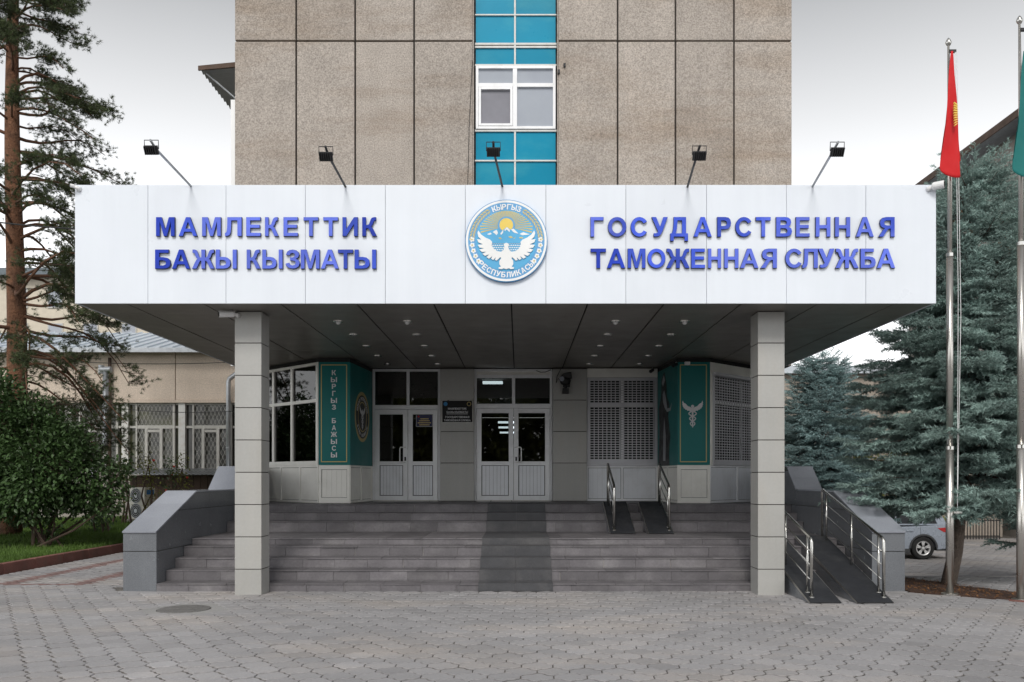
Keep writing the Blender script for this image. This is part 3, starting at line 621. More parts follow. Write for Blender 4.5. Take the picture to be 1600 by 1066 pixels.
def door(s0, sm, s1, ztop, zdoor, lab, hs, head=None):
    d = ob('door_frame', W0.ring(MB(), s0, s1, ZP + .008, ztop, .055, -.08, .0, .012), 'pvc', tower, bevel=.004)
    tag(d, lab)
    m = MB(); W0.box(m, s0 + .055, s1 - .055, zdoor, zdoor + .10, -.075, .012); W0.box(m, sm - .035, sm + .035, zdoor + .10, (head or ztop) - .055, -.07, .002)
    if head: W0.box(m, s0 + .055, s1 - .055, head - .055, head + .02, -.07, .004)
    ob('transom', m, 'pvc', d, bevel=.004)
    ob('transom_glass', W0.box(MB(), s0 + .05, sm - .03, zdoor + .1, (head or ztop) - .05, -.04, -.03), 'glass', d)
    ob('transom_glass', W0.box(MB(), sm + .03, s1 - .05, zdoor + .1, (head or ztop) - .05, -.04, -.03), 'glass', d)
    if head: ob('head_panel', W0.box(MB(), s0 + .05, s1 - .05, head + .018, ztop - .05, -.05, -.02), 'pvc_cream', d)
    leaf(d, W0, s0 + .06, sm - .004, ZP + .022, zdoor - .008, hs[0]); leaf(d, W0, sm + .004, s1 - .06, ZP + .022, zdoor - .008, hs[1])
    return d
def SX(x): return PX(x, DW)
door(SX(582), SX(637.5), SX(688), ZS - .02, PZ(640, DW), 'white double glazed door with a blue notice, left of the black plaque', (1, 0))
door(SX(741), SX(802.5), SX(863), ZS - .02, PZ(638, DW), 'white double glazed door in the middle, lit ceiling lamps behind it', (0, -1), head=PZ(587, DW))
ob('threshold', W0.box(MB(), SX(745), SX(860), ZP + .001, ZP + .02, .0, .22), 'alu_edge', tower); ob('threshold', W0.box(MB(), SX(585), SX(686), ZP + .001, ZP + .02, .0, .2), 'alu_edge', tower)
for xa, xb, lb in ((688.5, 741, 'beige clad pier carrying the black plaque'), (863.5, 916.5, 'beige clad pier carrying the black lamp unit')):
    pr = ob('pier', W0.box(MB(), SX(xa) + .012, SX(xb) - .012, ZP, ZS - .006, -.2, .085), 'joint_dark', tower); tag(pr, lb)
    zz = [ZP + .004, PZ(723.7, DW), PZ(674.8, DW), PZ(626, DW), ZS - .03]
    for a, b in zip(zz[:-1], zz[1:]):
        ob('cladding_panel', W0.box(MB(), SX(xa), SX(xb), a + .006, b - .006, -.1, .11), 'cladding', pr, bevel=.005)

def shutter(par, fr, s0, s1, z0, z1, n, pitch_z=.0565, pitch_s=.096):
    m = MB(); z = z0
    while z < z1 - .01: fr.box(m, s0, s1, z, min(z + .019, z1), n - .004, n + .008); z += pitch_z
    s = s0
    while s < s1 - .005: fr.box(m, s, min(s + .018, s1), z0, z1, n - .006, n + .005); s += pitch_s
    return tag(ob('shutter_slats', m, 'shutter', par, recalc=False), kind='stuff')
# shuttered window of the back wall
s0, s1 = SX(917), SX(1027); zb0, zb1 = PZ(727, DW), PZ(592, DW)
sw = ob('shuttered_window', W0.ring(MB(), s0, s1, zb0 - .02, ZS - .22, .06, -.08, .05), 'shutter', tower, bevel=.005); tag(sw, 'window behind a closed perforated roller shutter beside the right pier')
ob('shutter_box', W0.box(MB(), s0, s1 - .01, ZS - .22, ZS - .02, -.08, .10), 'pvc_cream', sw, bevel=.006)
ob('bottom_rail', W0.box(MB(), s0 + .06, s1 - .06, zb0 + .04, zb0 + .12, -.0, .03), 'shutter', sw)
zmid = PZ(634, DW)
shutter(sw, W0, s0 + .06, s1 - .06, zb0 + .12, zmid - .04, .018); shutter(sw, W0, s0 + .06, s1 - .06, zmid + .05, ZS - .222, .018)
ob('mid_rail', W0.box(MB(), s0 + .06, s1 - .06, zmid - .04, zmid + .05, .0, .03), 'shutter', sw)
m = MB(); W0.box(m, (s0 + s1) / 2 - .03, (s0 + s1) / 2 + .03, zb0, ZS - .25, -.05, -.01); ob('mullion', m, 'pvc', sw)
ob('pane', W0.box(MB(), s0 + .05, s1 - .05, zb0, ZS - .23, -.07, -.06), 'black', sw)
def base_panels(par, fr, cuts, z0, z1, mat='pvc_panel', fmat='pvc', fw=.05):
    m = MB(); fr.box(m, cuts[0], cuts[-1], z0, z0 + fw, -.05, .02); fr.box(m, cuts[0], cuts[-1], z1 - fw * .8, z1, -.05, .02)
    for c in cuts:
        a = max(cuts[0], c - fw / 2); b = min(cuts[-1], c + fw / 2); fr.box(m, a, b, z0 + fw, z1 - fw * .8, -.05, .019)
    ob('base_frame', m, fmat, par, bevel=.003)
    for a, b in zip(cuts[:-1], cuts[1:]):
        ob('panel_gap', fr.box(MB(), a + fw / 2 - .004, b - fw / 2 + .004, z0 + fw - .004, z1 - fw * .8 + .004, -.04, -.012), 'seal', par)
        m = MB(); n = max(1, round((b - a - fw) / .1)); w_ = (b - a - fw - .016) / n
        for k in range(n): fr.box(m, a + fw / 2 + .008 + k * w_ + .0012, a + fw / 2 + .008 + (k + 1) * w_ - .0012, z0 + fw + .008, z1 - fw * .8 - .008, -.03, .002)
        ob('base_panel', m, mat, par)
base_panels(sw, W0, [s0, (s0 + s1) / 2, s1], ZP + .005, zb0 - .02)
ob('base_backing', W0.box(MB(), s0, s1, ZP + .004, zb0 - .01, -.12, -.06), 'seal', sw)

DB = 17.25
def bay(sgn):
    pts = [(-5.98, 18.95), (-4.15, DB), (-3.51, DB), (-3.345, 18.89)] if sgn < 0 else [(3.155, 18.89), (3.30, DB), (3.955, DB), (5.75, 18.95)]
    b = part_empty('bay', ((pts[1][0] + pts[2][0]) / 2, 18.2, ZP), tower)
    tag(b, 'left bay with tall dark windows and cream base panels' if sgn < 0 else 'right bay with slanted roller shutter and cream base panels')
    zb = 2.015; fr = [Fr(pts[i], pts[i + 1]) for i in range(3)]
    side_i, out_i = (2, 0) if sgn < 0 else (0, 2)
    fo, ff, fs = fr[out_i], fr[1], fr[side_i]
    base_panels(b, ff, [0, .07, ff.len - .07, ff.len] if 0 else [0, ff.len], ZP + .004, zb, 'pvc_cream', 'pvc_cream', .11)
    base_panels(b, fs, [0, fs.len / 2, fs.len], ZP + .004, zb, 'pvc_cream', 'pvc_cream')
    cu = [0, fo.len * .42, fo.len * .72, fo.len] if sgn < 0 else [0, fo.len * .42, fo.len]
    base_panels(b, fo, cu, ZP + .004, zb, 'pvc_cream' if sgn < 0 else 'pvc_panel', 'pvc_cream' if sgn < 0 else 'pvc')
    m = MB()
    m.prism([(p[0], p[1]) for p in pts], lambda u, v, w_: (u, v, w_), ZS - .09, ZS - .008); ob('header', m, 'soffit_core', b)
    # upper front and side walls carry the banners
    ob('upper_wall', ff.box(MB(), .0, ff.len, zb + .004, ZS - .092, -.06, -.012), 'pvc_cream', b)
    ob('upper_wall', fs.box(MB(), .03, fs.len - .03, zb + .004, ZS - .092, -.06, -.012), 'pvc_cream', b)
    if sgn < 0:
        m = MB(); L = fo.len; fo.box(m, 0, L, zb, zb + .09, -.05, .03); fo.box(m, 0, L, ZS - .15, ZS - .092, -.05, .03)
        zt_ = 3.36
        cs = [0, L * .30, L * .60, L * .985]
        for c in cs: fo.box(m, max(0, c - .04), min(L, c + .04), zb + .09, ZS - .15, -.05, .028)
        for a, c in zip(cs[:-1], cs[1:]): fo.box(m, a + .03, c - .03, zt_ - .035, zt_ + .035, -.05, .026)
        ob('window_frame', m, 'pvc_cream', b, bevel=.004)
        for a, c in zip(cs[:-1], cs[1:]):
            for z0, z1 in ((zb + .08, zt_ - .03), (zt_ + .03, ZS - .14)): ob('pane', fo.box(MB(), a + .035, c - .035, z0, z1, -.02, -.012), 'glass_dark', b)
    else:
        L = fo.len
        m = MB(); fo.ring(m, .06, L, zb, ZS - .30, .07, -.05, .05, .10); ob('shutter_frame', m, 'shutter', b, bevel=.004)
        ob('shutter_box', fo.box(MB(), .0, L, ZS - .30, ZS - .094, -.05, .03), 'pvc_cream', b, bevel=.006)
        ob('shutter_box_lip', fo.box(MB(), .07, L, ZS - .36, ZS - .302, .05, .10), 'shutter', b)
        ob('corner_post', fo.box(MB(), 0, .058, zb, ZS - .302, -.05, .03), 'pvc_cream', b)
        shutter(b, fo, .13, L - .07, zb + .1, ZS - .37, .02)
        m = MB(); fo.box(m, L * .5 - .03, L * .5 + .03, zb + .1, ZS - .37, -.04, -.01); fo.box(m, .1, L - .1, 3.3, 3.36, -.04, -.012); ob('window_frame', m, 'pvc', b)
        ob('pane', fo.box(MB(), .1, L - .08, zb + .08, ZS - .36, -.07, -.06), 'black', b)
    return b, fo, ff, fs
bayL, foL, ffL, fsL = bay(-1); bayR, foR, ffR, fsR = bay(1)

# ================================================================ ENTRANCE CANOPY
DF = 11.88; XL, XR = PX(117, DF), PX(1462.5, DF); ZT = PZ(289, DF)
can = thing('entrance_canopy', (0, 15, 0), 'deep white panelled entrance canopy resting on two beige clad columns', 'canopy')
ob('canopy_core', MB().box(XL + .03, XR - .03, DF + .03, DW - .01, ZS + .03, ZT - .05), 'soffit_core', can)
ob('roof_sheet', MB().box(XL + .02, XR - .02, DF + .02, DW - .008, ZT - .045, ZT - .02), 'zinc', can)
jx = [117, 231, 353, 477, 602, 727, 853, 978, 1104, 1229, 1353, 1462.5]
for a, b in zip(jx[:-1], jx[1:]):
    g = .0022; m = MB().box(PX(a, DF) + (g if a > 118 else 0), PX(b, DF) - (g if b < 1460 else 0), DF + rng.normal(0, .0015), DF + .028, ZS - .004, ZT)
    ob('fascia_panel', m, 'fascia', can, bevel=.004)
for x in (XL, XR):
    yy = DF + .03
    for k in range(6):
        m = MB(); a, b = (x, x + .027) if x < 0 else (x - .027, x); m.box(a, b, yy + .004, yy + 1.16 - .004, ZS - .003, ZT - .001); ob('fascia_panel', m, 'fascia', can, bevel=.003); yy += 1.16
sxx = [XL + .03, -5.62, -4.52, -3.42, -2.33, -1.226, -.11, .985, 2.084, 3.186, 4.28, 5.38, XR - .03]; syy = [DF + .03, 12.59, 13.84, 15.07, 16.32, 17.6, DW - .01]
for i in range(len(sxx) - 1):
    for j in range(len(syy) - 1):
        m = MB().box(sxx[i] + .011, sxx[i + 1] - .011, syy[j] + .0035, syy[j + 1] - .0035, ZS + rng.normal(0, .0012), ZS + .02); ob('soffit_panel', m, 'soffit', can, bevel=.003)
for x in (-2.88, -1.78, 1.535, 2.635):
    for j, y in enumerate((13.24, 14.46, 15.70, 16.96, 18.2)):
        dl = ob('downlight', MB().lathe([(.045, -.004), (.062, -.012), (.082, -.010), (.085, .004)], (x, y, ZS - .004), n=18), 'steel', can)
        if j == 0: ob('eyeball', MB().lathe([(.0, -.055), (.024, -.05), (.042, -.025), (.042, .0)], (x, y, ZS), n=14), 'white', dl, smooth=True)
        else: ob('lens', MB().lathe([(.0, -.006), (.042, -.006), (.042, .0), (0, 0)], (x, y, ZS - .004), n=14), 'white', dl)
for xa, xb, lb in ((-4.247, -3.850, 'left column clad in beige stone blocks'), (3.570, 3.967, 'right column clad in beige stone blocks')):
    c = ob('column', MB().box(xa + .014, xb - .014, 12.444, 12.816, 0, ZS - .004), 'joint_dark', can); tag(c, lb)
    z = 0; k = 0
    while z < ZS - .1:
        z1 = min(z + (.385 if k == 0 else .483), ZS - .006)
        ob('cladding_block', MB().box(xa, xb, 12.43, 12.83, z + (.006 if k else -.01), z1 - .006), 'cladding', c, bevel=.004); z = z1; k += 1

# ================================================================ STEPS
st = thing('entrance_steps', (0, 14.5, 0), 'wide grey tiled entrance steps in two flights with a landing between', 'steps')
YS = [12.85, 13.2, 13.55, 13.9, 14.25, 15.95, 16.3, 16.65]; ZZ = [.119, .287, .447, .607, .717, .916, 1.067, ZP]
XC = 5.60; XCR = 5.45
for k in range(8):
    zprev = ZZ[k - 1] if k else -.04; z1 = ZZ[k]; y0 = YS[k]; y1 = YS[k + 1] if k < 7 else 19.05
    ob('mortar_bed', MB().box(-XC + .002, XCR - .002, y0 + .02, y1 + .03, -.05, z1 - .02), 'mortar', st)
    # tread slabs and riser tiles, laid in uneven lengths
    x = -XC; i = 0
    L0 = .58 + .03 * math.sin(k * 2.2)
    x -= rng.uniform(0, .4)
    while x < XCR:
        xb = x + L0 * rng.uniform(.93, 1.08); a, b = max(x, -XC), min(xb, XCR)
        if b - a > .05:
            dn = rng.normal(0, .0025)
            ob('riser_tile', MB().box(a + .002, b - .002 - (.006 if rng.random() < .15 else 0), y0 + dn, y0 + .024, zprev + .003, z1 - .0225 - (.004 if rng.random() < .2 else 0)), 'step_tile', st)
        x = xb
    x = -XC - rng.uniform(0, .5)
    while x < XCR:
        xb = x + .6; a, b = max(x, -XC), min(xb, XCR)
        if b - a > .05: ob('tread_slab', MB().box(a + .002, b - .002, y0 - .010 + rng.normal(0, .0035), y1 + .018, z1 - .0205, z1 + rng.normal(0, .0012)), 'step_tile', st, bevel=.004)
        x = xb
# dark runner up the middle of the steps
rn = thing('stair_runner', (-.05, 14, 0), 'dark grey anti-slip runner going up the middle of the steps', 'runner')
for k in range(8):
    zprev = ZZ[k - 1] if k else 0; z1 = ZZ[k]; y0 = YS[k]; y1 = YS[k + 1] if k < 7 else 17.6
    for a, b in ((-.63, -.056), (-.052, .522)):
        ob('runner_riser', MB().box(a, b, y0 - .020, y0 - .0145, zprev + .007, z1 + .0025), 'runner', rn); ob('runner_tread', MB().box(a, b, y0 - .020, y1 - .021, z1 + .003, z1 + .008), 'runner', rn)

# cheek walls of polished granite
def clip(poly, axis, val, keep_less):
    out = []
    for i in range(len(poly)):
        a, b = poly[i], poly[(i + 1) % len(poly)]; ia = (a[axis] <= val) == keep_less; ib = (b[axis] <= val) == keep_less
        if ia: out.append(a)
        if ia != ib:
            t = (val - a[axis]) / (b[axis] - a[axis]); out.append((a[0] + (b[0] - a[0]) * t, a[1] + (b[1] - a[1]) * t))
    return out
def cheek(x0, x1, lab):
    c = thing('cheek_wall', ((x0 + x1) / 2, 15.8, 0), lab, 'wall')
    prof = [(12.86, -.04), (12.86, .90), (14.45, 1.50), (16.4, 1.50), (16.95, 1.96), (18.85, 1.96), (18.85, -.04)]
    core = [(12.9, -.05), (12.9, .87), (14.46, 1.46), (16.42, 1.46), (16.97, 1.92), (18.84, 1.92), (18.84, -.05)]
    ob('core', MB().prism(core, lambda u, v, q: (q, u, v), x0 + .015, x1 - .015), 'joint_dark', c)
    for za, zb_ in ((-.06, .614), (.614, 1.218), (1.218, 1.9)):
        p = clip(clip(prof, 1, za + .005, False), 1, zb_ - .005, True)
        ys = [12.8, 13.75, 15.05, 16.35, 17.65, 18.9]
        for a, b in zip(ys[:-1], ys[1:]):
            q = clip(clip(p, 0, a + .0015, False), 0, b - .0015, True)
            if len(q) < 3: continue
            # side slabs are as thick as the wall here: the faces of one course of blocks
            ob('granite_block', MB().prism(q, lambda u, v, w_: (w_, u, v), x0, x1), 'granite', c, bevel=.003)
    # polished cover slabs
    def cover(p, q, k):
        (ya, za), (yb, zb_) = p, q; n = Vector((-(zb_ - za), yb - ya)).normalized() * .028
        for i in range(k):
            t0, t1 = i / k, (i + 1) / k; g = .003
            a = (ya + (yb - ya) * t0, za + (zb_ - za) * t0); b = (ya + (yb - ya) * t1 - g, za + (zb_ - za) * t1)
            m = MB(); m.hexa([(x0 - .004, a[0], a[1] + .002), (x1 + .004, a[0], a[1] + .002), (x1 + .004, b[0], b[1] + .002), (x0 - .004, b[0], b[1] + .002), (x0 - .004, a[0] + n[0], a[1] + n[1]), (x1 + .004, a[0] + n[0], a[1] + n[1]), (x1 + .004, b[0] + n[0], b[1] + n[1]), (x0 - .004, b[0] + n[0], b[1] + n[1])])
            ob('cover_slab', m, 'granite_sky_sheen', c, bevel=.002)
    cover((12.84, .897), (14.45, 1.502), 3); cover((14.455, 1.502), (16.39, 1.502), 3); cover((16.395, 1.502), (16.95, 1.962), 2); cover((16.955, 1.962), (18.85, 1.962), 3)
    return c
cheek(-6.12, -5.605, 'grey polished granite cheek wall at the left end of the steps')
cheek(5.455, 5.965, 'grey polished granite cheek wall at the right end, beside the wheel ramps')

# wheel ramps and handrails
def ramp(x0, x1, ya, za, yb, zb_, lab, grp):
    t = thing('wheel_ramp', ((x0 + x1) / 2, ya, za), lab, 'ramp', grp)
    ob('ramp_body', MB().prism([(ya, za + .001), (yb, zb_ + .001), (yb, zb_ + .045), (yb - .05, zb_ + .045), (ya - .03, za + .012)], lambda u, v, q: (q, u, v), x0, x1), 'alu_edge', t)
    m = MB(); k = .006
    m.prism([(ya - .03, za + .0135), (yb - .05, zb_ + .0465), (yb + .0, zb_ + .0465), (yb, zb_ + .051), (yb - .05, zb_ + .051), (ya - .03, za + .018)], lambda u, v, q: (q, u, v), x0 + .008, x1 - .012)
    ob('rubber_tread', m, 'rubber', t)
    # closed sides down to the ground
    ob('side_plate', MB().prism([(ya, za + .001), (yb, zb_), (yb, za + .001)], lambda u, v, q: (q, u, v), x0 + .004, x0 + .012), 'granite', t)
    return t
G = 'wheel ramps on the steps'
ramp(4.05, 4.50, 11.62, 0, 14.22, .72, 'black rubber wheel ramp strip nearest the right column', G)
ramp(4.71, 5.23, 11.62, 0, 14.22, .72, 'black rubber wheel ramp strip next to the right granite cheek wall', G)
ramp(1.675, 2.15, 15.32, .717, 16.64, 1.225, 'short upper wheel ramp strip nearer the middle door', G)
ramp(2.38, 2.85, 15.32, .717, 16.64, 1.225, 'short upper wheel ramp strip nearer the green caduceus banner', G)
def rail(x, ya, za, yb, zb_, hgt, posts, lab):
    t = thing('handrail', (x, ya, za), lab, 'handrail', 'steel handrails by the ramps')
    sl_ = (zb_ - za) / (yb - ya); zof = lambda y: za + (y - ya) * sl_
    m = MB(); m.tube([(x, ya, za + .03), (x, ya, za + hgt - .05), (x, ya + .02, zof(ya) + hgt - .008), (x, ya + .06, zof(ya + .06) + hgt), (x, yb - .03, zof(yb) + hgt), (x, yb, zof(yb) + hgt - .04), (x, yb, zb_ + .03)], .0215, 12); ob('top_tube', m, 'steel', t, smooth=True)
    for h_ in (.26, .48, .68): ob('mid_tube', MB().tube([(x, ya + .08, zof(ya + .08) + h_ * hgt / .88), (x, yb - .01, zof(yb - .01) + h_ * hgt / .88)], .0085, 8), 'steel', t, smooth=True)
    for y in posts: ob('post', MB().tube([(x, y, zof(y) + .03), (x, y, zof(y) + hgt - .01)], .0165, 10), 'steel', t, smooth=True)
    for y in [ya, yb] + list(posts): ob('base_flange', MB().lathe([(.0, .028), (.035, .028), (.04, .02), (.04, .012), (0, .012)], (x, y, zof(y) + .008), n=14), 'steel', t)
    return t
rail(5.155, 11.76, .038, 14.15, .70, .85, (11.93, 12.9, 13.95), 'steel handrail in front of the right granite cheek wall')
rail(4.135, 11.76, .038, 14.15, .70, .85, (11.93, 12.9, 13.95), 'steel handrail rising behind the foot of the right column')
rail(1.765, 15.42, .757, 16.55, 1.19, .84, (15.55, 16.42), 'short steel handrail on the upper steps, nearer the middle door')
rail(2.785, 15.42, .757, 16.55, 1.19, .84, (15.55, 16.42), 'short steel handrail on the upper steps, nearer the green caduceus banner')

# ================================================================ LETTERING ON THE FASCIA
FF = Fr((0, DF), (1, DF))
def sign(lab, rows_):
    x_all = [q for r in rows_ for _, a, b in r[0] for q in (a, b)]
    t = thing('fascia_lettering', (PX(sum(x_all) / len(x_all), DF), DF, PZ(421, DF)), lab, 'lettering', 'blue lettering on the canopy')
    for letters, y0, y1, mats in rows_:
        for ch, a, b in letters:
            m = MB(); z0, z1 = PZ(y1, DF), PZ(y0, DF); n_low = 0
            bl = .030
            v = glyph(ch, bl)[0]; gl = min(q for _, q in v); gh = max(q for _, q in v)
            ref = (0, 1) if ch == 'Д' else (gl, gh)
            glyph_solid(m, ch, lambda u, v_, n: FF.pt(u, v_, n), PX(a, DF), PX(b, DF), z0, z1, .034, .042, bl, y_ref=ref)
            L = ob('letter', m, mats[letters.index((ch, a, b))] , t)
            m = MB(); glyph_solid(m, ch, lambda u, v_, n: FF.pt(u, v_, n), PX(a, DF) - .004, PX(b, DF) + .004, z0 - .004, z1 + .004, .004, .0335, bl, y_ref=ref)
            ob('letter_side', m, 'letter_side', L)
def conv(s, ext, ox, k): return [(c, ox + a * k, ox + b * k) for c, (a, b) in zip(s, ext)]
k1, k2 = .25, .3625
sign('blue raised Kyrgyz letters МАМЛЕКЕТТИК БАЖЫ КЫЗМАТЫ on the left half of the fascia', [
    (conv('МАМЛЕКЕТТИК', [(103, 217), (245, 358), (390, 505), (533, 635), (665, 753), (782, 865), (897, 985), (1022, 1112), (1145, 1235), (1265, 1358), (1388, 1477)], 220, k1), 341, 370, ['letter_deep', 'letter_blue'] + ['letter_faded'] * 7 + ['letter_blue', 'letter_deep']),
    (conv('БАЖЫКЫЗМАТЫ', [(97, 192), (203, 312), (328, 465), (475, 604), (668, 752), (765, 890), (910, 998), (1005, 1120), (1130, 1240), (1237, 1328), (1340, 1473)], 220, k1), 391.5, 420.8, ['letter_deep', 'letter_deep'] + ['letter_faded'] * 7 + ['letter_blue', 'letter_blue'])])
sign('blue raised Russian letters ГОСУДАРСТВЕННАЯ ТАМОЖЕННАЯ СЛУЖБА on the right half of the fascia', [
    (conv('ГОСУДАРСТВЕННАЯ', [(62, 117), (137, 215), (235, 303), (325, 393), (405, 480), (505, 582), (607, 665), (685, 752), (773, 835), (860, 927), (945, 1003), (1030, 1092), (1113, 1177), (1203, 1278), (1300, 1368)], 900, k2), 340.8, 371, ['letter_blue'] * 10 + ['letter_faded'] * 4 + ['letter_blue']),
    (conv('ТАМОЖЕННАЯСЛУЖБА', [(63, 127), (133, 210), (222, 297), (307, 383), (388, 487), (495, 553), (567, 622), (637, 697), (705, 783), (793, 862), (900, 968), (972, 1038), (1040, 1110), (1115, 1213), (1223, 1287), (1293, 1370)], 900, k2), 390, 419.8, ['letter_deep', 'letter_deep', 'letter_blue', 'letter_blue', 'letter_blue', 'letter_blue'] + ['letter_faded'] * 10)])

# ================================================================ ROUND STATE EMBLEM
ER = 64 * DF / F; ECX, ECZ = PX(791.2, DF), PZ(378, DF)
em = thing('state_emblem', (ECX, DF, ECZ - ER), 'round blue emblem with white falcon, sun and mountains in the middle of the fascia', 'emblem')
def EP(u, v, n): return (ECX + u * ER, DF - n, ECZ + v * ER)
def disc(r0, r1, n0, n1, n=72, cx=0, cy=0):
    m = MB(); vs_ = []
    for r, q in ((r1, n0), (r1, n1), (r0, n1)):
        for j in range(n): t = 2 * math.pi * j / n; vs_.append(EP(cx + r * math.cos(t), cy + r * math.sin(t), q))
    fs = [(i * n + j, i * n + (j + 1) % n, (i + 1) * n + (j + 1) % n, (i + 1) * n + j) for i in range(2) for j in range(n)]
    if r0 < 1e-6: vs_ = vs_[:2 * n] + [EP(cx, cy, n1)]; fs = fs[:n] + [(n + j, n + (j + 1) % n, 2 * n) for j in range(n)]
    return m.add(vs_, fs)
ob('rim', disc(0, 1.0, .002, .05), 'emb_deep', em)
ob('white_ring', disc(.93, .985, .045, .054), 'emb_white', em)
ob('outer_band', disc(0, .932, .048, .053), 'emb_blue', em)
ob('inner_field', disc(0, .74, .05, .056), 'emb_sky', em)
Z7 = lambda pts: [((x - 572) / 400, (552 - y) / 400) for x, y in pts]
def poly(name, pts, mat, n0, n1, parent=em): return ob(name, MB().prism(pts, lambda u, v, q: EP(u, v, q), n0, n1), mat, parent)
# rays of the sun
m = MB(); scx, scy = 0, .36; nr_ = 33
for i in range(nr_):
    t = math.radians(-14 + 208 * i / (nr_ - 1)); c, s_ = math.cos(t), math.sin(t); r0 = .21
    # ray runs to the edge of the inner field
    bq = scx * c + (scy) * s_; r1 = -bq + math.sqrt(bq * bq + .725 ** 2 - scx ** 2 - scy ** 2)
    if t < 0 or t > math.pi: r1 = min(r1, .64)
    w0, w1 = .007, .017
    m.prism([(scx + r0 * c - w0 * s_, scy + r0 * s_ + w0 * c), (scx + r0 * c + w0 * s_, scy + r0 * s_ - w0 * c), (scx + r1 * c + w1 * s_, scy + r1 * s_ - w1 * c), (scx + r1 * c - w1 * s_, scy + r1 * s_ + w1 * c)], lambda u, v, q: EP(u, v, q), .0555, .058)
tag(ob('sun_rays', m, 'emb_gold', em), kind='stuff')
ob('sun_halo', disc(0, .205, .057, .0595, cx=scx, cy=.38), 'emb_blue', em); ob('sun', disc(0, .165, .058, .062, cx=scx, cy=.38), 'emb_sun', em)
mt = [(330, 490), (400, 470), (440, 462), (475, 445), (500, 478), (545, 445), (578, 420), (610, 445), (640, 435), (690, 480), (735, 470), (790, 490), (815, 500), (790, 545), (720, 580), (430, 580), (360, 545)]
poly('mountain', Z7(mt), 'emb_sky', .058, .0635)
for pk in ([(440, 470), (478, 447), (492, 480), (475, 500), (462, 485)], [(515, 480), (545, 448), (540, 478), (520, 498)], [(553, 450), (578, 422), (608, 450), (603, 470), (585, 452), (575, 445), (560, 460)], [(618, 445), (642, 437), (690, 485), (655, 478), (640, 470)], [(700, 488), (735, 472), (800, 492), (760, 498), (725, 500)], [(385, 490), (420, 475), (430, 490), (405, 498)]):
    poly('snow_cap', Z7(pk), 'emb_white', .063, .066)
for pk in ([(590, 515), (615, 508), (640, 522), (612, 530)], [(495, 525), (515, 520), (530, 540), (505, 535)], [(695, 520), (725, 518), (740, 530), (705, 532)], [(640, 535), (665, 515), (650, 535)]):
    poly('foothill', Z7(pk), 'emb_gold', .063, .0655)
m = MB()
for r in range(4):
    y = 575 + r * 21
    for k in range(13):
        x = 432 + k * 22 + (11 if r % 2 else 0)
        m.prism(Z7([(x - 10, y + 5), (x, y - 5), (x + 10, y + 5), (x, y + 9)]), lambda u, v, q: EP(u, v, q), .0555, .0625)
tag(ob('waves', m, 'emb_white', em), kind='stuff')
# falcon
half = [(572, 576), (556, 580), (546, 592), (548, 600), (553, 612), (545, 645), (520, 662), (480, 655), (450, 632), (430, 600), (435, 568), (415, 545), (370, 525), (330, 497), (301, 456), (292, 480), (300, 515), (330, 545), (288, 540), (300, 570), (345, 590), (294, 596), (312, 622), (358, 628), (310, 640), (335, 665), (378, 662), (340, 682), (365, 702), (405, 688), (380, 715), (405, 730), (438, 703), (425, 730), (445, 742), (470, 715), (462, 742), (480, 748), (512, 716), (524, 722), (505, 752), (504, 782), (520, 806), (496, 815), (500, 828), (530, 832), (545, 822), (572, 832)]
right = [(1144 - x, y) for x, y in reversed(half[1:-1])]; right = right[:-3] + [(598, 592), (602, 600), (588, 580)][:0] + right[-3:]
poly('falcon', Z7(half + right), 'emb_white', .0655, .072)
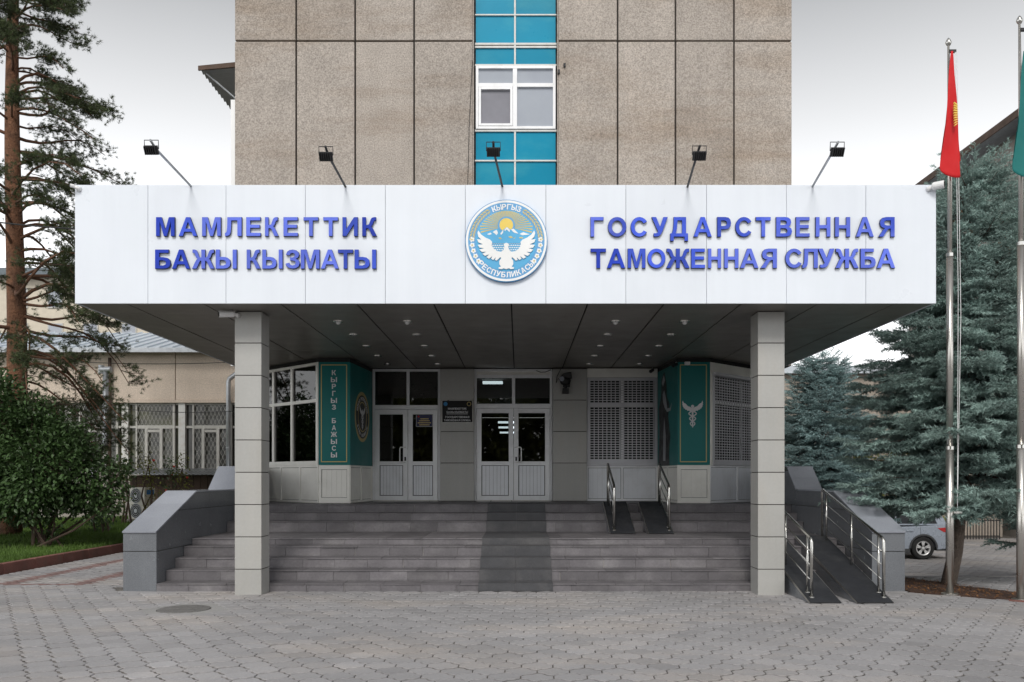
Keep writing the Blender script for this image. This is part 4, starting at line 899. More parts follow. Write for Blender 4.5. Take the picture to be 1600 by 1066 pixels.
# lettering round the band
m = MB()
def arc_text(s, a0, a1, r, h, flip):
    n = len(s)
    for i, ch in enumerate(s):
        a = math.radians(a0 + (a1 - a0) * i / (n - 1)); wd_ = .105 if ch not in 'ЫМЖ' else .125
        c, s_ = math.cos(a), math.sin(a)
        def mp(u, v, q):
            if not flip: rr, tt = r + v, -u
            else: rr, tt = r - v, u
            return EP(rr * c - tt * s_, rr * s_ + tt * c, q)
        m = MB(); glyph_solid(m, ch, mp, -wd_ / 2, wd_ / 2, -h / 2, h / 2, .0525, .058, .035); ob('band_letter', m, 'emb_white', em)
arc_text('КЫРГЫЗ', 111, 68, .825, .135, False); arc_text('РЕСПУБЛИКАСЫ', 222, 317, .825, .135, True)
for sg in (-1, 1):
    mg_ = MB()
    for i in range(11):
        a = math.radians(122 + i * 5.4); c, s_ = math.cos(a), math.sin(a)
        for off, tl in ((-.035, .5), (.035, -.5)):
            r = .835 + off; d = a + math.pi / 2 + tl * .9 - math.pi; dx, dy = math.cos(d), math.sin(d)
            p = (r * c, r * s_); l, wq = .062, .020
            pp = [(p[0] - dx * l, p[1] - dy * l), (p[0] - dy * wq, p[1] + dx * wq), (p[0] + dx * l, p[1] + dy * l), (p[0] + dy * wq, p[1] - dx * wq)]
            mg_.prism([(x * -sg * -1 if sg > 0 else -x, y) for x, y in pp], lambda u, v, q: EP(u, v, q), .0525, .057)
    for i in range(5):
        a = math.radians(178 + i * 9.5); c, s_ = math.cos(a), math.sin(a); r = .835
        mw_ = MB()
        for j in range(5):
            t = a + j * 2 * math.pi / 5; x, y = r * c + .038 * math.cos(t), r * s_ + .038 * math.sin(t)
            mw_.prism([(((x + .028 * math.cos(q)) * (1 if sg > 0 else -1)), y + .028 * math.sin(q)) for q in np.linspace(0, 2 * math.pi, 6)[:-1]], lambda u, v, q: EP(u, v, q), .0525, .0565 + j * .0004)
        x, y = r * c, r * s_
        tag(ob('cotton_boll', mw_, 'emb_white', em), kind='stuff')
        mw_ = MB(); mw_.prism([(((x + .022 * math.cos(q)) * (1 if sg > 0 else -1)), y + .022 * math.sin(q)) for q in np.linspace(0, 2 * math.pi, 7)[:-1]], lambda u, v, q: EP(u, v, q), .0525, .0595); ob('boll_centre', mw_, 'emb_gold', em)
    tag(ob('wheat_ear', mg_, 'emb_gold', em), kind='stuff')

# ================================================================ FLOODLIGHTS ON ARMS
for (bx, hx, hy, lab) in ((303, 238, 234, 'leftmost floodlight on its arm, against the white sky'), (542, 510, 244, 'floodlight in front of the concrete left of the turquoise strip'), (786, 771, 237, 'floodlight in front of the turquoise panes'), (1073, 1092, 243, 'floodlight in front of the concrete right of the turquoise strip'), (1267, 1307, 237, 'rightmost floodlight on its arm, against the white sky')):
    b = Vector((PX(bx, DF + .1), DF + .1, ZT - .03)); dh = 10.72; h_ = Vector((PX(hx, dh), dh, PZ(hy, dh)))
    t = thing('floodlight', b, lab, 'floodlight', 'floodlights along the canopy top')
    e_ = h_ + Vector((0, .12, .05)); ob('arm', MB().tube([b, e_, h_ + Vector((0, -.06, .10))], .016, 8), 'zinc' if bx in (303, 1267) else 'black_matt', t, smooth=True)
    hm = MB(); rot = Matrix.Rotation(R_(32), 3, 'X')
    def hb(m, x0, x1, y0, y1, z0, z1): m.hexa([tuple(h_ + rot @ Vector(q)) for q in ((x0, y0, z0), (x1, y0, z0), (x1, y1, z0), (x0, y1, z0), (x0, y0, z1), (x1, y0, z1), (x1, y1, z1), (x0, y1, z1))])
    hb(hm, -.085, .085, -.05, -.012, -.055, .055)
    for k in range(6): hb(hm, -.075 + k * .027, -.067 + k * .027, -.085, -.05, -.05, .05)
    ob('lamp_head', hm, 'black_matt', t); m = MB(); hb(m, -.075, .075, -.011, -.006, -.045, .045); ob('lamp_glass', m, 'car_glass', t)
    m = MB().tube([h_ + Vector((-.09, -.02, 0)), h_ + Vector((-.09, -.03, .11)), h_ + Vector((.09, -.03, .11)), h_ + Vector((.09, -.02, 0))], .006, 6); ob('yoke', m, 'black_matt', t)

# ================================================================ CAMERAS, LOUDSPEAKER
def bullet_cam(base, direc, lab, r=.045, L=.2):
    t = thing('security_camera', base, lab, 'security camera', 'white security cameras'); b = Vector(base); d = Vector(direc).normalized()
    c = b + d * .06 + Vector((0, 0, .02))
    ob('bracket', MB().tube([b + Vector((0, .03, 0)), b + Vector((0, -.01, 0)), c], [.04, .03, .018], 10), 'white', t, smooth=True)
    ob('housing', MB().tube([c - d * .02, c, c + d * L, c + d * (L + .005)], [r * .8, r, r, r * .9], 14), 'white', t, smooth=False)
    ob('lens', MB().tube([c + d * (L - .01), c + d * (L + .012)], r * .75, 12), 'black', t)
bullet_cam((-4.20, 12.40, PZ(493, 12.43)), (-.85, -.5, -.12), 'white security camera at the top of the left column', .05, .2)
bullet_cam((PX(1450, DF), DF - .03, PZ(296, DF)), (.8, -.55, .02), 'white security camera on the right upper corner of the fascia', .055, .13)
bullet_cam((PX(124, DF), DF - .03, PZ(296, DF)), (-.7, -.6, .02), 'white security camera on the left upper corner of the fascia', .026, .04)
def dark_cam(base, direc, lab):
    t = thing('small_camera', base, lab, 'security camera', 'small cameras under the canopy'); b = Vector(base); d = Vector(direc).normalized()
    ob('bracket', MB().tube([b, b + Vector((0, -.05, -.03))], .02, 8), 'white', t)
    ob('housing', MB().tube([b + Vector((0, -.05, -.04)), b + Vector((0, -.05, -.04)) + d * .13], [.035, .04], 12), 'black', t)
dark_cam((SX(1018), DW - .12, PZ(577, DW)), (-.5, -.8, -.35), 'small black camera above the shuttered window')
dark_cam((PX(1057, DB - .06), DB - .03, PZ(567, DB)), (-.7, -.6, -.3), 'small black camera at the top edge of the green caduceus banner')
ob_ = tag(ob('junction_box', MB().box(PX(1069, DB) , PX(1077, DB), DB - .10, DB - .016, ZS - .16, ZS - .095), 'white', bevel=.006), 'small white box above the green caduceus banner', 'box')
ls = thing('lamp_unit', (SX(883), DW - .2, PZ(617, DW)), 'black swivelling lamp unit mounted high on the pier right of the middle door', 'lamp')
p = Vector((SX(883), DW - .19, 0)); zc = PZ(598, DW)
ob('wall_plate', MB().box(SX(879), SX(890), DW - .16, DW - .111, zc - .12, zc + .08), 'black_matt', ls)
m = MB(); cyl = [(.05, -.16), (.10, -.12), (.115, 0), (.11, .08), (.07, .10)]
axis = Vector((-.25, -.9, -.1)).normalized()
m.tube([p + Vector((0, 0, zc + .02)) + axis * a for r, a in cyl], [r for r, a in cyl], 16); ob('drum', m, 'black', ls, smooth=True)
ob('hood', MB().hexa([tuple(p + Vector(q) + Vector((0, 0, zc))) for q in ((-.13, -.10, .10), (.13, -.13, .06), (.14, .02, .06), (-.10, .02, .12), (-.05, -.12, .18), (.12, -.13, .21), (.13, .02, .21), (-.03, .02, .19))]), 'black_matt', ls, bevel=.015)
ob('lens', MB().lathe([(0, -.01), (.05, -.01), (.055, .0), (0, 0)], tuple(p + Vector((-.09, -.125, zc + .05))), 'Y', 12), 'pane_grey', ls)
ob('ballast_box', MB().box(p.x - .07, p.x + .075, p.y - .06, p.y + .06, zc - .27, zc - .15), 'black_matt', ls, bevel=.008)
ob('neck', MB().tube([p + Vector((0, 0, zc - .16)), p + Vector((0, 0, zc - .08))], .03, 10), 'black_matt', ls)
tag(ob('speaker_cable', MB().tube([(SX(876), DW - .115, ZS - .03), (SX(870), DW - .118, ZS - .2), (SX(868.5), DW - .12, ZS - .35), (SX(872), DW - .15, zc + .08), (SX(877), DW - .17, zc - .02)], .008, 6), 'cable'), 'black cable running from the soffit to the lamp unit on the pier', 'cable')
tag(ob('door_cable', MB().tube([(SX(838), DW - .03, ZS - .06), (SX(845), DW - .035, ZS - .10), (SX(852), DW - .035, ZS - .095), (SX(861), DW - .03, ZS - .04)], .007, 6), 'cable'), 'thin black cable looping above the middle door', 'cable')

# ================================================================ PLAQUE, NOTICE, GREEN BANNERS
PN = .112
pq = thing('plaque', ((SX(691.5) + SX(739)) / 2, DW - PN, PZ(660.5, DW)), 'black plaque with white Kyrgyz and Russian lettering on the pier', 'plaque')
a, b, z0, z1 = SX(691.8), SX(738.5), PZ(660.5, DW), PZ(627, DW)
ob('board', W0.box(MB(), a, b, z0, z1, PN, PN + .02), 'black', pq, bevel=.003)
ob('border', W0.ring(MB(), a - .012, b + .012, z0 - .012, z1 + .012, .0115, PN, PN + .024), 'alu_edge', pq)
m = MB(); cx = (a + b) / 2; hh_ = .036; mp = lambda u, v, n: W0.pt(u, v, n)
for s_, y_, wd_ in (('МАМЛЕКЕТТИК', 641, .42), ('БАЖЫ КЫЗМАТЫ', 646.2, .48), ('ГОСУДАРСТВЕННАЯ', 654, .54), ('ТАМОЖЕННАЯ СЛУЖБА', 659, .60)):
    text_line(m, s_, mp, cx, PZ(y_, DW), .044, wd_, PN + .02, PN + .0235, .02)
W0.box(m, cx - .24, cx + .24, PZ(648, DW), PZ(647.3, DW), PN + .02, PN + .0235)
tag(ob('lettering', m, 'silver_print', pq), kind='stuff')
def ring_at(fr, s, z, r, n0, n1, wd=.012, n=20):
    m = MB(); vs_ = []
    for rr, q in ((r, n0), (r, n1), (r - wd, n1), (r - wd, n0)):
        for j in range(n): t = 2 * math.pi * j / n; vs_.append(fr.pt(s + rr * math.cos(t), z + rr * math.sin(t), q))
    return m.add(vs_, [(i * n + j, i * n + (j + 1) % n, (i + 1) * n + (j + 1) % n, (i + 1) * n + j) for i in range(3) for j in range(n)])
def disc_at(fr, s, z, r, n0, n1, n=24):
    return MB().prism([(s + r * math.cos(2 * math.pi * j / n), z + r * math.sin(2 * math.pi * j / n)) for j in range(n)], lambda u, v, q: fr.pt(u, v, q), n0, n1)
ob('round_emblem', disc_at(W0, a + .075, z1 - .075, .045, PN + .02, PN + .0235), 'emb_deep', pq); ob('round_emblem', ring_at(W0, b - .075, z1 - .075, .048, PN + .02, PN + .0235), 'gold', pq)

nb = thing('door_notice', (SX(663), DW - .0, PZ(666.5, DW)), 'small dark blue notice with yellow print on the left door glass', 'notice')
a, b, z0, z1 = SX(650.5), SX(675.5), PZ(666.5, DW), PZ(648.2, DW)
ob('sheet', W0.box(MB(), a, b, z0, z1, -.0115, -.009), 'navy', nb); ob('border', W0.ring(MB(), a - .006, b + .006, z0 - .006, z1 + .006, .008, -.0115, -.007), 'silver_print', nb)
m = MB(); ccx = (a + b) / 2
for r, (wd_, y_) in enumerate(((.18, 654.2), (.24, 657.2), (.30, 660.4), (.22, 663.6))):
    x = ccx - wd_ / 2; m = MB()
    while x < ccx + wd_ / 2 - .012:
        l = rng.uniform(.012, .022); W0.box(m, x, x + l, PZ(y_ + 1.1, DW), PZ(y_ - .4, DW), -.009, -.0065); x += l + .006
    tag(ob('print_line', m, 'print_yellow', nb), kind='stuff')
 
ob('round_emblem', disc_at(W0, a + .05, z1 - .04, .022, -.009, -.0065), 'tail_red', nb)

def banner(fr, s0, s1, z0, z1, lab, border=True, mat='green_panel'):
    p0 = fr.pt((s0 + s1) / 2, z0, 0); t = thing('banner_panel', p0, lab, 'banner', 'green banner panels on the bays')
    ob('board', fr.box(MB(), s0, s1, z0, z1, -.009, .012), mat, t)
    if border: ob('gold_border', fr.ring(MB(), s0 + .045, s1 - .065, z0 + .06, z1 - .05, .018, .012, .0145), 'gold', t)
    return t
ZB0, ZB1 = 2.018, ZS - .094
b1 = banner(ffL, .0, ffL.len + .012, ZB0, ZB1, 'green banner panel with КЫРГЫЗ БАЖЫСЫ in a vertical line of pale letters')
m = MB(); lets = [('К', 582.5), ('Ы', 593.5), ('Р', 604), ('Г', 615), ('Ы', 626), ('З', 636.5), ('Б', 657.5), ('А', 668.5), ('Ж', 679), ('Ы', 690), ('С', 700.5), ('Ы', 711)]
for ch, yc in lets:
    z = PZ(yc, DB); wd_ = .125 if ch in 'ЫЖ' else .085 if ch != 'Г' else .07
    glyph_solid(m, ch, lambda u, v, n: ffL.pt(u, v, n), .315 - wd_ / 2, .315 + wd_ / 2, z - .052, z + .052, .012, .0150, .022)
ob('lettering', m, 'silver_print', b1)
b2 = banner(fsL, .014, fsL.len - .02, ZB0, ZB1 - .002, 'dark green side banner with a gold ringed black roundel and silver caduceus', False)
cs, cz = fsL.len * .52, PZ(651, 17.95); RR = .545
ob('roundel', disc_at(fsL, cs, cz, RR, .012, .0145, 48), 'dark_gold', b2); ob('roundel_field', disc_at(fsL, cs, cz, RR - .075, .0145, .017, 48), 'black', b2); ob('inner_ring', ring_at(fsL, cs, cz, .33, .017, .0195, .025, 40), 'dark_gold', b2)
m = MB()
for s_, a0, a1, fl in (('КЫРГЫЗ РЕСПУБЛИКАСЫ', 160, 20, False), ('БАЖЫ КЫЗМАТЫ', 212, 328, True)):
    for i, ch in enumerate(s_):
        if ch == ' ': continue
        a = R_(a0 + (a1 - a0) * i / (len(s_) - 1)); c, q_ = math.cos(a), math.sin(a)
        def mpp(u, v, n, c=c, q_=q_, fl=fl):
            rr, tt = (.40 + v, -u) if not fl else (.40 - v, u)
            return fsL.pt(cs + rr * c - tt * q_, cz + rr * q_ + tt * c, n)
        glyph_solid(m, ch, mpp, -.026, .026, -.036, .036, .017, .0195, .01)
tag(ob('lettering', m, 'silver_print', b2), kind='stuff')
def caduceus(fr, s, z, k, n, par):
    """wings, staff and two snakes; k = height in metres, (s, z) the middle"""
    m = MB(); P = lambda pts, m=m: m.prism(pts, lambda u, v, q: fr.pt(s + u * k, z + v * k, q), n, n + .0025)
    P([(-.035, .20), (.035, .20), (.022, -.50), (0, -.54), (-.022, -.50)])
    P([(.06 * math.cos(t), .255 + .06 * math.sin(t)) for t in np.linspace(0, 2 * math.pi, 13)[:-1]])
    for sg in (-1, 1):
        w_ = [(.02, .19), (.10, .24), (.17, .26), (.25, .35), (.33, .39), (.36, .47), (.385, .40), (.37, .35), (.385, .33), (.36, .28), (.365, .25), (.33, .22), (.33, .19), (.28, .17), (.27, .14), (.21, .13), (.19, .09), (.13, .10), (.09, .06), (.03, .08)]
        P([(sg * x, y) for x, y in w_])
    for sg in (-1, 1):
        pts = [(sg * A * math.sin(t * 3 * math.pi), .08 - .56 * t) for t in np.linspace(0, 1, 25) for A in [.155 * (1 - .55 * t)]]
        for (x0, y0), (x1, y1) in zip(pts[:-1], pts[1:]):
            l = math.hypot(x1 - x0, y1 - y0); nx_, ny_ = -(y1 - y0) / l * .02, (x1 - x0) / l * .02
            P([(x0 - nx_, y0 - ny_), (x1 - nx_, y1 - ny_), (x1 + nx_, y1 + ny_), (x0 + nx_, y0 + ny_)])
    return ob('caduceus', m, 'silver_print', par)
caduceus(fsL, cs, cz, .52, .0172, b2)
b3 = banner(ffR, -.012, ffR.len, ZB0, ZB1, 'green banner panel with a silver winged caduceus on the right bay')
caduceus(ffR, PX(1082, DB) - 3.30, PZ(646, DB), .56, .0122, b3)
b4 = banner(fsR, .02, fsR.len - .014, ZB0, ZB1 - .002, 'dark green side banner with a dark figure print, left of the silver caduceus', False)
m = MB(); L = fsR.len
P4 = lambda pts: m.prism([(L * u, ZB0 + (ZB1 - ZB0) * v) for u, v in pts], lambda u, v, q: fsR.pt(u, v, q), .012, .0145)
P4([(.05, .0), (.62, .0), (.60, .12), (.66, .3), (.55, .5), (.62, .62), (.50, .70), (.46, .86), (.36, .97), (.22, .9), (.2, .72), (.08, .6), (.12, .35)])
ob('figure_print', m, 'black', b4)
m = MB(); P4b = lambda pts: m.prism([(L * u, ZB0 + (ZB1 - ZB0) * v) for u, v in pts], lambda u, v, q: fsR.pt(u, v, q), .0145, .016)
P4b([(.28, .74), (.36, .78), (.44, .70), (.52, .58), (.66, .58), (.74, .63), (.68, .55), (.50, .545), (.38, .60), (.30, .66)]); P4b([(.24, .86), (.34, .94), (.40, .88), (.30, .82)]); P4b([(.3, .05), (.42, .05), (.44, .3), (.36, .5), (.31, .3)])
ob('figure_highlight', m, 'zinc', b4)

# ================================================================ FLAGPOLES AND FLAGS
def flagpole(x, y, lab):
    t = thing('flagpole', (x, y, 0), lab, 'flagpole', 'steel flagpoles'); zt = PZ(72, 12.5)
    ob('lower_tube', MB().tube([(x, y, -.05), (x, y, 2.2)], .056, 18), 'steel_pole', t, smooth=True); ob('middle_tube', MB().tube([(x, y, 2.2), (x, y, 5.1)], .048, 18), 'steel_pole', t, smooth=True); ob('upper_tube', MB().tube([(x, y, 5.1), (x, y, 6.6), (x - .02, y, zt)], [.036, .030, .016], 14), 'steel_pole', t, smooth=True)
    for z, r in ((2.2, .060), (5.1, .052)): ob('collar', MB().lathe([(r * .8, -.03), (r, -.025), (r, .025), (r * .8, .03)], (x, y, z), n=18), 'steel', t)
    ob('base_flange', MB().lathe([(0, .02), (.11, .02), (.12, .012), (.12, 0), (0, 0)], (x, y, .004), n=18), 'steel_pole', t)
    ob('finial', MB().lathe([(.0, .0), (.03, .01), (.045, .05), (.03, .09), (.008, .12)], (x - .02, y, zt), n=12), 'steel', t, smooth=True)
    ob('pulley', MB().box(x - .015, x + .09, y - .02, y + .02, zt - .10, zt - .06), 'black_matt', t)
    ob('halyard', MB().tube([(x + .07, y - .02, zt - .1), (x + .10, y - .05, 4.5), (x + .085, y - .055, 1.25)], .0045, 5), 'white', t); ob('halyard', MB().tube([(x + .10, y - .01, zt - .1), (x + .14, y - .05, 4.2), (x + .085, y - .055, 1.25)], .0045, 5), 'white', t)
    ob('cleat', MB().box(x + .03, x + .15, y - .07, y - .05, 1.22, 1.25).box(x + .07, x + .1, y - .055, y - .02, 1.19, 1.28), 'steel', t)
XP, YP = PX(1484, 12.5), 12.5; XP2, YP2 = PX(1595, 11.9), 11.9
flagpole(XP, YP, 'steel flagpole carrying the red flag'); flagpole(XP2, YP2, 'steel flagpole carrying the teal flag at the right edge')
def flag(x, y, mat, lab, rays):
    sc_ = y / F; pxo = x / y * F + 811 - 1484; zt = H + (747 - 80) * sc_; nu, nv = 46, 40; V = np.zeros((nv, nu, 3))
    yl = [80, 110, 150, 190, 230, 252, 262, 275]
    xl_ = [1486, 1483.5, 1481, 1477.5, 1471, 1467.5, 1467, 1468]; xr_ = [1488.5, 1491, 1494.5, 1497, 1499.5, 1501.5, 1502, 1502.5]
    for i in range(nv):
        v = i / (nv - 1)
        for j in range(nu):
            u = j / (nu - 1)
            ybot = 248 + 26 * sstep(.15, 1, u) + 5 * math.sin(u * 9)
            yy = 80 + (ybot - 80) * v
            a, b = np.interp(yy, yl, xl_), np.interp(yy, yl, xr_)
            # cloth gathered in folds: the width zigzags front to back
            ph = u * 3.0; tri = abs((ph % 2) - 1); fx = .5 - .5 * math.cos(math.pi * (1 - tri)) if True else tri
            xx = a + (b - a) * (.04 + .92 * fx) + .8 * math.sin(v * 6 + u * 5)
            dep = -.06 * (u - .1) * v * 2.2 - .05 * v * math.cos(ph * math.pi) + .02 * math.sin(v * 7 + u * 11) * v
            yd = y - .07 + dep; V[i, j] = ((xx + pxo - 811) * yd / F, yd, H + (747 - yy) * yd / F)
    t = thing('flag', (x, y, zt - 2.0), lab, 'flag'); idx = np.arange(nu * nv).reshape(nv, nu)
    Fc = np.stack([idx[:-1, :-1], idx[:-1, 1:], idx[1:, 1:], idx[1:, :-1]], -1).reshape(-1, 4)
    c = fast('cloth', V.reshape(-1, 3), Fc, mat, t, smooth=True, origin=(x, y, zt - 2.0)); s = c.modifiers.new('solid', 'SOLIDIFY'); s.thickness = .004
    if rays:
        m = MB()
        for k in range(10):
            yy = 161 + k * 3.6; w0, w1 = 1490.5 + .9 * abs(k - 3) * .25, 1496.6 - .12 * abs(k - 4)
            sl_ = (k - 5) * .35
            yq = y - .212
            def q(px_, py_): return ((px_ - 811) * yq / F, yq, H + (747 - py_) * yq / F)
            m.hexa([q(w0, yy + 1.9 + sl_), q(w1, yy + 1.7 - sl_), (*q(w1, yy + 1.7 - sl_)[:1], y - .185, q(w1, yy + 1.7 - sl_)[2]), (*q(w0, yy + 1.9 + sl_)[:1], y - .185, q(w0, yy + 1.9 + sl_)[2]),
                    q(w0, yy + sl_), q(w1, yy - sl_), (*q(w1, yy - sl_)[:1], y - .185, q(w1, yy - sl_)[2]), (*q(w0, yy + sl_)[:1], y - .185, q(w0, yy + sl_)[2])])
        ob('sun_rays', m, 'emb_sun', t)
flag(XP, YP, 'red_flag', 'red flag with part of a yellow sun hanging in folds', True); flag(XP2 + .02, YP2, 'teal_flag', 'teal flag hanging in folds at the right edge', False)

# ================================================================ LOW WING ON THE LEFT
DL = 30.0; WL = Fr((0, DL), (1, DL))
def LX_(x): return PX(x, DL)
def LZ_(y): return PZ(y, DL)
lw = thing('low_wing', (-15, DL + 4, 0), 'low beige roughcast wing with barred windows and pale metal roof on the left', 'building')
ob('core_wall', MB().box(-27, -7.2, DL + .25, DL + 9, -.05, LZ_(549)), 'joint_dark', lw)
xs = [-27] + [LX_(q) for q in (-195, -40, 118, 274, 430)] + [-7.2]
xs = sorted(xs)
for a, b in zip(xs[:-1], xs[1:]):
    if b - a > .3: ob('wall_panel', MB().box(a + .012, b - .012, DL, DL + .24, LZ_(625), LZ_(550)), 'roughcast', lw, bevel=.01)
ob('lintel', MB().box(-27, -7.2, DL - .05, DL + .3, LZ_(629.5), LZ_(625.3)), 'roughcast', lw)
ob('plinth', MB().box(-27, -7.2, DL - .02, DL + .24, -.05, LZ_(738)), 'grey_wall', lw)
rf = MB(); yr = DL + 4.2; ze, zr = LZ_(547), LZ_(547) + 1.35
rf.hexa([(-27.3, DL - .45, ze - .06), (-7.1, DL - .45, ze - .06), (-7.1, yr, zr - .06), (-27.3, yr, zr - .06), (-27.3, DL - .45, ze), (-7.1, DL - .45, ze), (-7.1, yr, zr), (-27.3, yr, zr)])
rf.hexa([(-27.3, yr, zr - .06), (-7.1, yr, zr - .06), (-7.1, yr + 4.6, ze - .06), (-27.3, yr + 4.6, ze - .06), (-27.3, yr, zr), (-7.1, yr, zr), (-7.1, yr + 4.6, ze), (-27.3, yr + 4.6, ze)])
roof = ob('roof', rf, 'roof_metal', lw)
m = MB()
for k in range(45):
    x = -27.2 + k * .45; m.hexa([(x, DL - .45, ze + .001), (x + .03, DL - .45, ze + .001), (x + .03, yr, zr + .001), (x, yr, zr + .001), (x, DL - .45, ze + .05), (x + .03, DL - .45, ze + .05), (x + .03, yr, zr + .05), (x, yr, zr + .05)])
ob('standing_seam', m, 'roof_metal', roof)
ob('gutter', MB().box(-27.3, -7.1, DL - .56, DL - .455, ze - .16, ze - .0), 'zinc', roof)
mod = PX(278, DL) - PX(189, DL)
x0 = PX(189, DL) - 4 * mod
ztop, zbot, ztr = LZ_(630), LZ_(737), LZ_(667)
for k in range(7):
    a = x0 + k * mod
    if a > -8.2: break
    wn = ob('pier_post', MB().box(a, a + .24, DL + .04, DL + .3, zbot, ztop), 'old_white', lw)
    q = a + .24; e1 = a + mod
    f = lambda u: a + mod * u
    m = MB()
    for u, w_ in ((.235, .05), (.885, .05)): m.box(f(u), f(u) + w_, DL + .10, DL + .2, zbot, ztop)
    m.box(f(.915), f(.915) + .03, DL + .06, DL + .2, zbot, ztop)
    m.box(q, f(.235), DL + .11, DL + .19, ztr - .04, ztr + .04); m.box(f(.235) + .05, f(.885), DL + .11, DL + .19, ztr - .06, ztr + .06); m.box(f(.915) + .03, e1, DL + .11, DL + .19, ztr - .04, ztr + .04)
    m.box(q, e1, DL + .11, DL + .19, ztop - .05, ztop); m.box(q, e1, DL + .105, DL + .2, zbot, zbot + .06)
    for u in (.40, .66): m.box(f(u), f(u) + .10, DL + .08, DL + .19, zbot + .06, ztr - .06)
    m.box(f(.40) + .10, f(.66), DL + .09, DL + .19, ztr - .19, ztr - .10)
    w1_ = ob('window', m, 'wood_white', lw); ob('pane', MB().box(q, e1, DL + .21, DL + .22, zbot, ztop), 'dark_window', w1_)
    # bent-bar grille of diamonds
    m = MB(); nb_ = 9; w_ = (f(.885) - f(.235) - .05) / nb_
    for r in range(nb_ + 1):
        for hs in (-1, 1):
            pts = []; zz = zbot + .05; sd = hs
            n_seg = 15; hstep = (ztop - zbot - .1) / n_seg
            for i in range(n_seg + 1):
                x = f(.235) + .05 + r * w_ + (w_ / 2 if (i % 2) else 0) * hs
                pts.append((min(max(x, f(.235) + .04), f(.885)), DL + .045, zbot + .05 + i * hstep))
            for p, q2 in zip(pts[:-1], pts[1:]):
                if abs(p[0] - q2[0]) > .01: m.tube([p, q2], .0045, 3, cap=False)
    tag(ob('grille', m, 'wood_white', w1_, recalc=False), kind='stuff')
# lean-to roof of ribbed sheet, boards below it
lt = thing('lean_to', (-12.4, DL - 1, 0), 'low lean-to of dark boards under a ribbed grey sheet roof', 'lean-to')
xa, xb = PX(192, 28.8), PX(372, 28.8); m = MB(); n = 54
za_, zb2 = PZ(742, 28.7), PZ(734, 29.9)
for k in range(n):
    u0, u1 = xa + (xb - xa) * k / n, xa + (xb - xa) * (k + 1) / n; dz = .028 if k % 2 else 0
    m.hexa([(u0, 28.7, za_ + dz), (u1, 28.7, za_ + dz), (u1, 29.97, zb2 + dz), (u0, 29.97, zb2 + dz), (u0, 28.7, za_ + dz + .02), (u1, 28.7, za_ + dz + .02), (u1, 29.97, zb2 + dz + .02), (u0, 29.97, zb2 + dz + .02)])
ob('ribbed_roof', m, 'zinc', lt)
nbd = 16
for k in range(nbd):
    u0, u1 = xa + (xb - xa) * k / nbd, xa + (xb - xa) * (k + 1) / nbd; ob('board', MB().box(u0 + .008, u1 - .008, 29.3 + rng.normal(0, .006), 29.34, .2, za_ - .02), 'brown_board', lt)
ob('foundation', MB().box(-20, xb, 29.0, 29.28, -.05, .48), 'grey_wall', lt)
# pipes
vp = thing('vent_pipe', (PX(165, 26), 26, .3), 'shiny vertical vent pipe with a T-shaped cap and elbow at its foot', 'pipe')
X_, Yv = PX(165, 26), 26.0
ob('pipe', MB().tube([(PX(146, 26), Yv, PZ(722, 26)), (PX(150, 26), Yv, PZ(712, 26)), (X_ - .02, Yv, PZ(694, 26)), (X_, Yv, PZ(688, 26)), (X_, Yv, PZ(580, 26))], .085, 14), 'zinc', vp, smooth=True)
ob('lower_pipe', MB().tube([(PX(146, 26), Yv, .2), (PX(146, 26), Yv, PZ(722, 26) - .02)], .084, 12), 'zinc', vp, smooth=True)
ob('cap', MB().tube([(X_ - .17, Yv, PZ(578, 26)), (X_ + .17, Yv, PZ(578, 26))], .10, 14).tube([(X_ - .13, Yv, PZ(584, 26)), (X_ - .13, Yv, PZ(571, 26))], .09, 12), 'zinc', vp)
tag(ob('rusty_downpipe', MB().tube([(PX(171.5, 29.85), 29.85, .3), (PX(171.5, 29.85), 29.85, LZ_(560))], .06, 10), 'brown_board', smooth=True), 'dark brown downpipe on the beige wing behind the shiny vent pipe', 'pipe')
dp = thing('downpipe', (PX(357, 29.6), 29.6, 0), 'grey metal downpipe with a bend at the top, left of the left column', 'pipe')
ob('pipe', MB().tube([(PX(357, 29.6), 29.6, .2), (PX(357, 29.6), 29.6, PZ(597, 29.6)), (PX(358.5, 29.6), 29.6, PZ(592, 29.6)), (PX(372, 29.6), 29.6, PZ(582, 29.6)), (PX(380, 29.6), 29.6, PZ(581, 29.6))], .085, 14), 'zinc', dp, smooth=True)
for y_ in (640, 700): ob('clamp', MB().lathe([(.088, -.02), (.096, -.02), (.096, .02), (.088, .02)], (PX(357, 29.6), 29.6, PZ(y_, 29.6)), n=14), 'zinc', dp)
# outdoor air-conditioning unit
ac = thing('air_conditioner', (PX(224, 26.5), 26.7, .3), 'beige outdoor air-conditioning unit with two stacked fans near the lean-to', 'air conditioner')
A0 = Fr((PX(200, 26.6), 26.9), (PX(226, 26.2), 26.15)); zc0, zc1 = PZ(811, 26.5), PZ(762, 26.5); wid = .95
A0 = Fr((PX(200, 26.6), 26.62), (PX(200, 26.6) + .70, 26.30))
ob('case', A0.box(MB(), 0, .72, zc0, zc1, -.42, 0), 'ac_body', ac, bevel=.015)
for k in (0, 1):
    z = zc0 + (zc1 - zc0) * (.26 + .48 * k); g = ob('fan_grille', disc_at(A0, .34, z, .235, .0, .008, 28), 'black_matt', ac)
    for r in (.07, .13, .19, .235): ob('wire_ring', ring_at(A0, .34, z, r, .008, .018, .012, 24), 'zinc', g)
    ob('fan_hub', disc_at(A0, .34, z, .06, .008, .02, 16), 'zinc', g)
ob('brand_patch', MB().box(0, .01, 0, .01, 0, .01), 'ac_blue', ac) if False else None
Aside = Fr(A0.pt(.72, 0, 0)[:2], A0.pt(.72, 0, -.42)[:2])
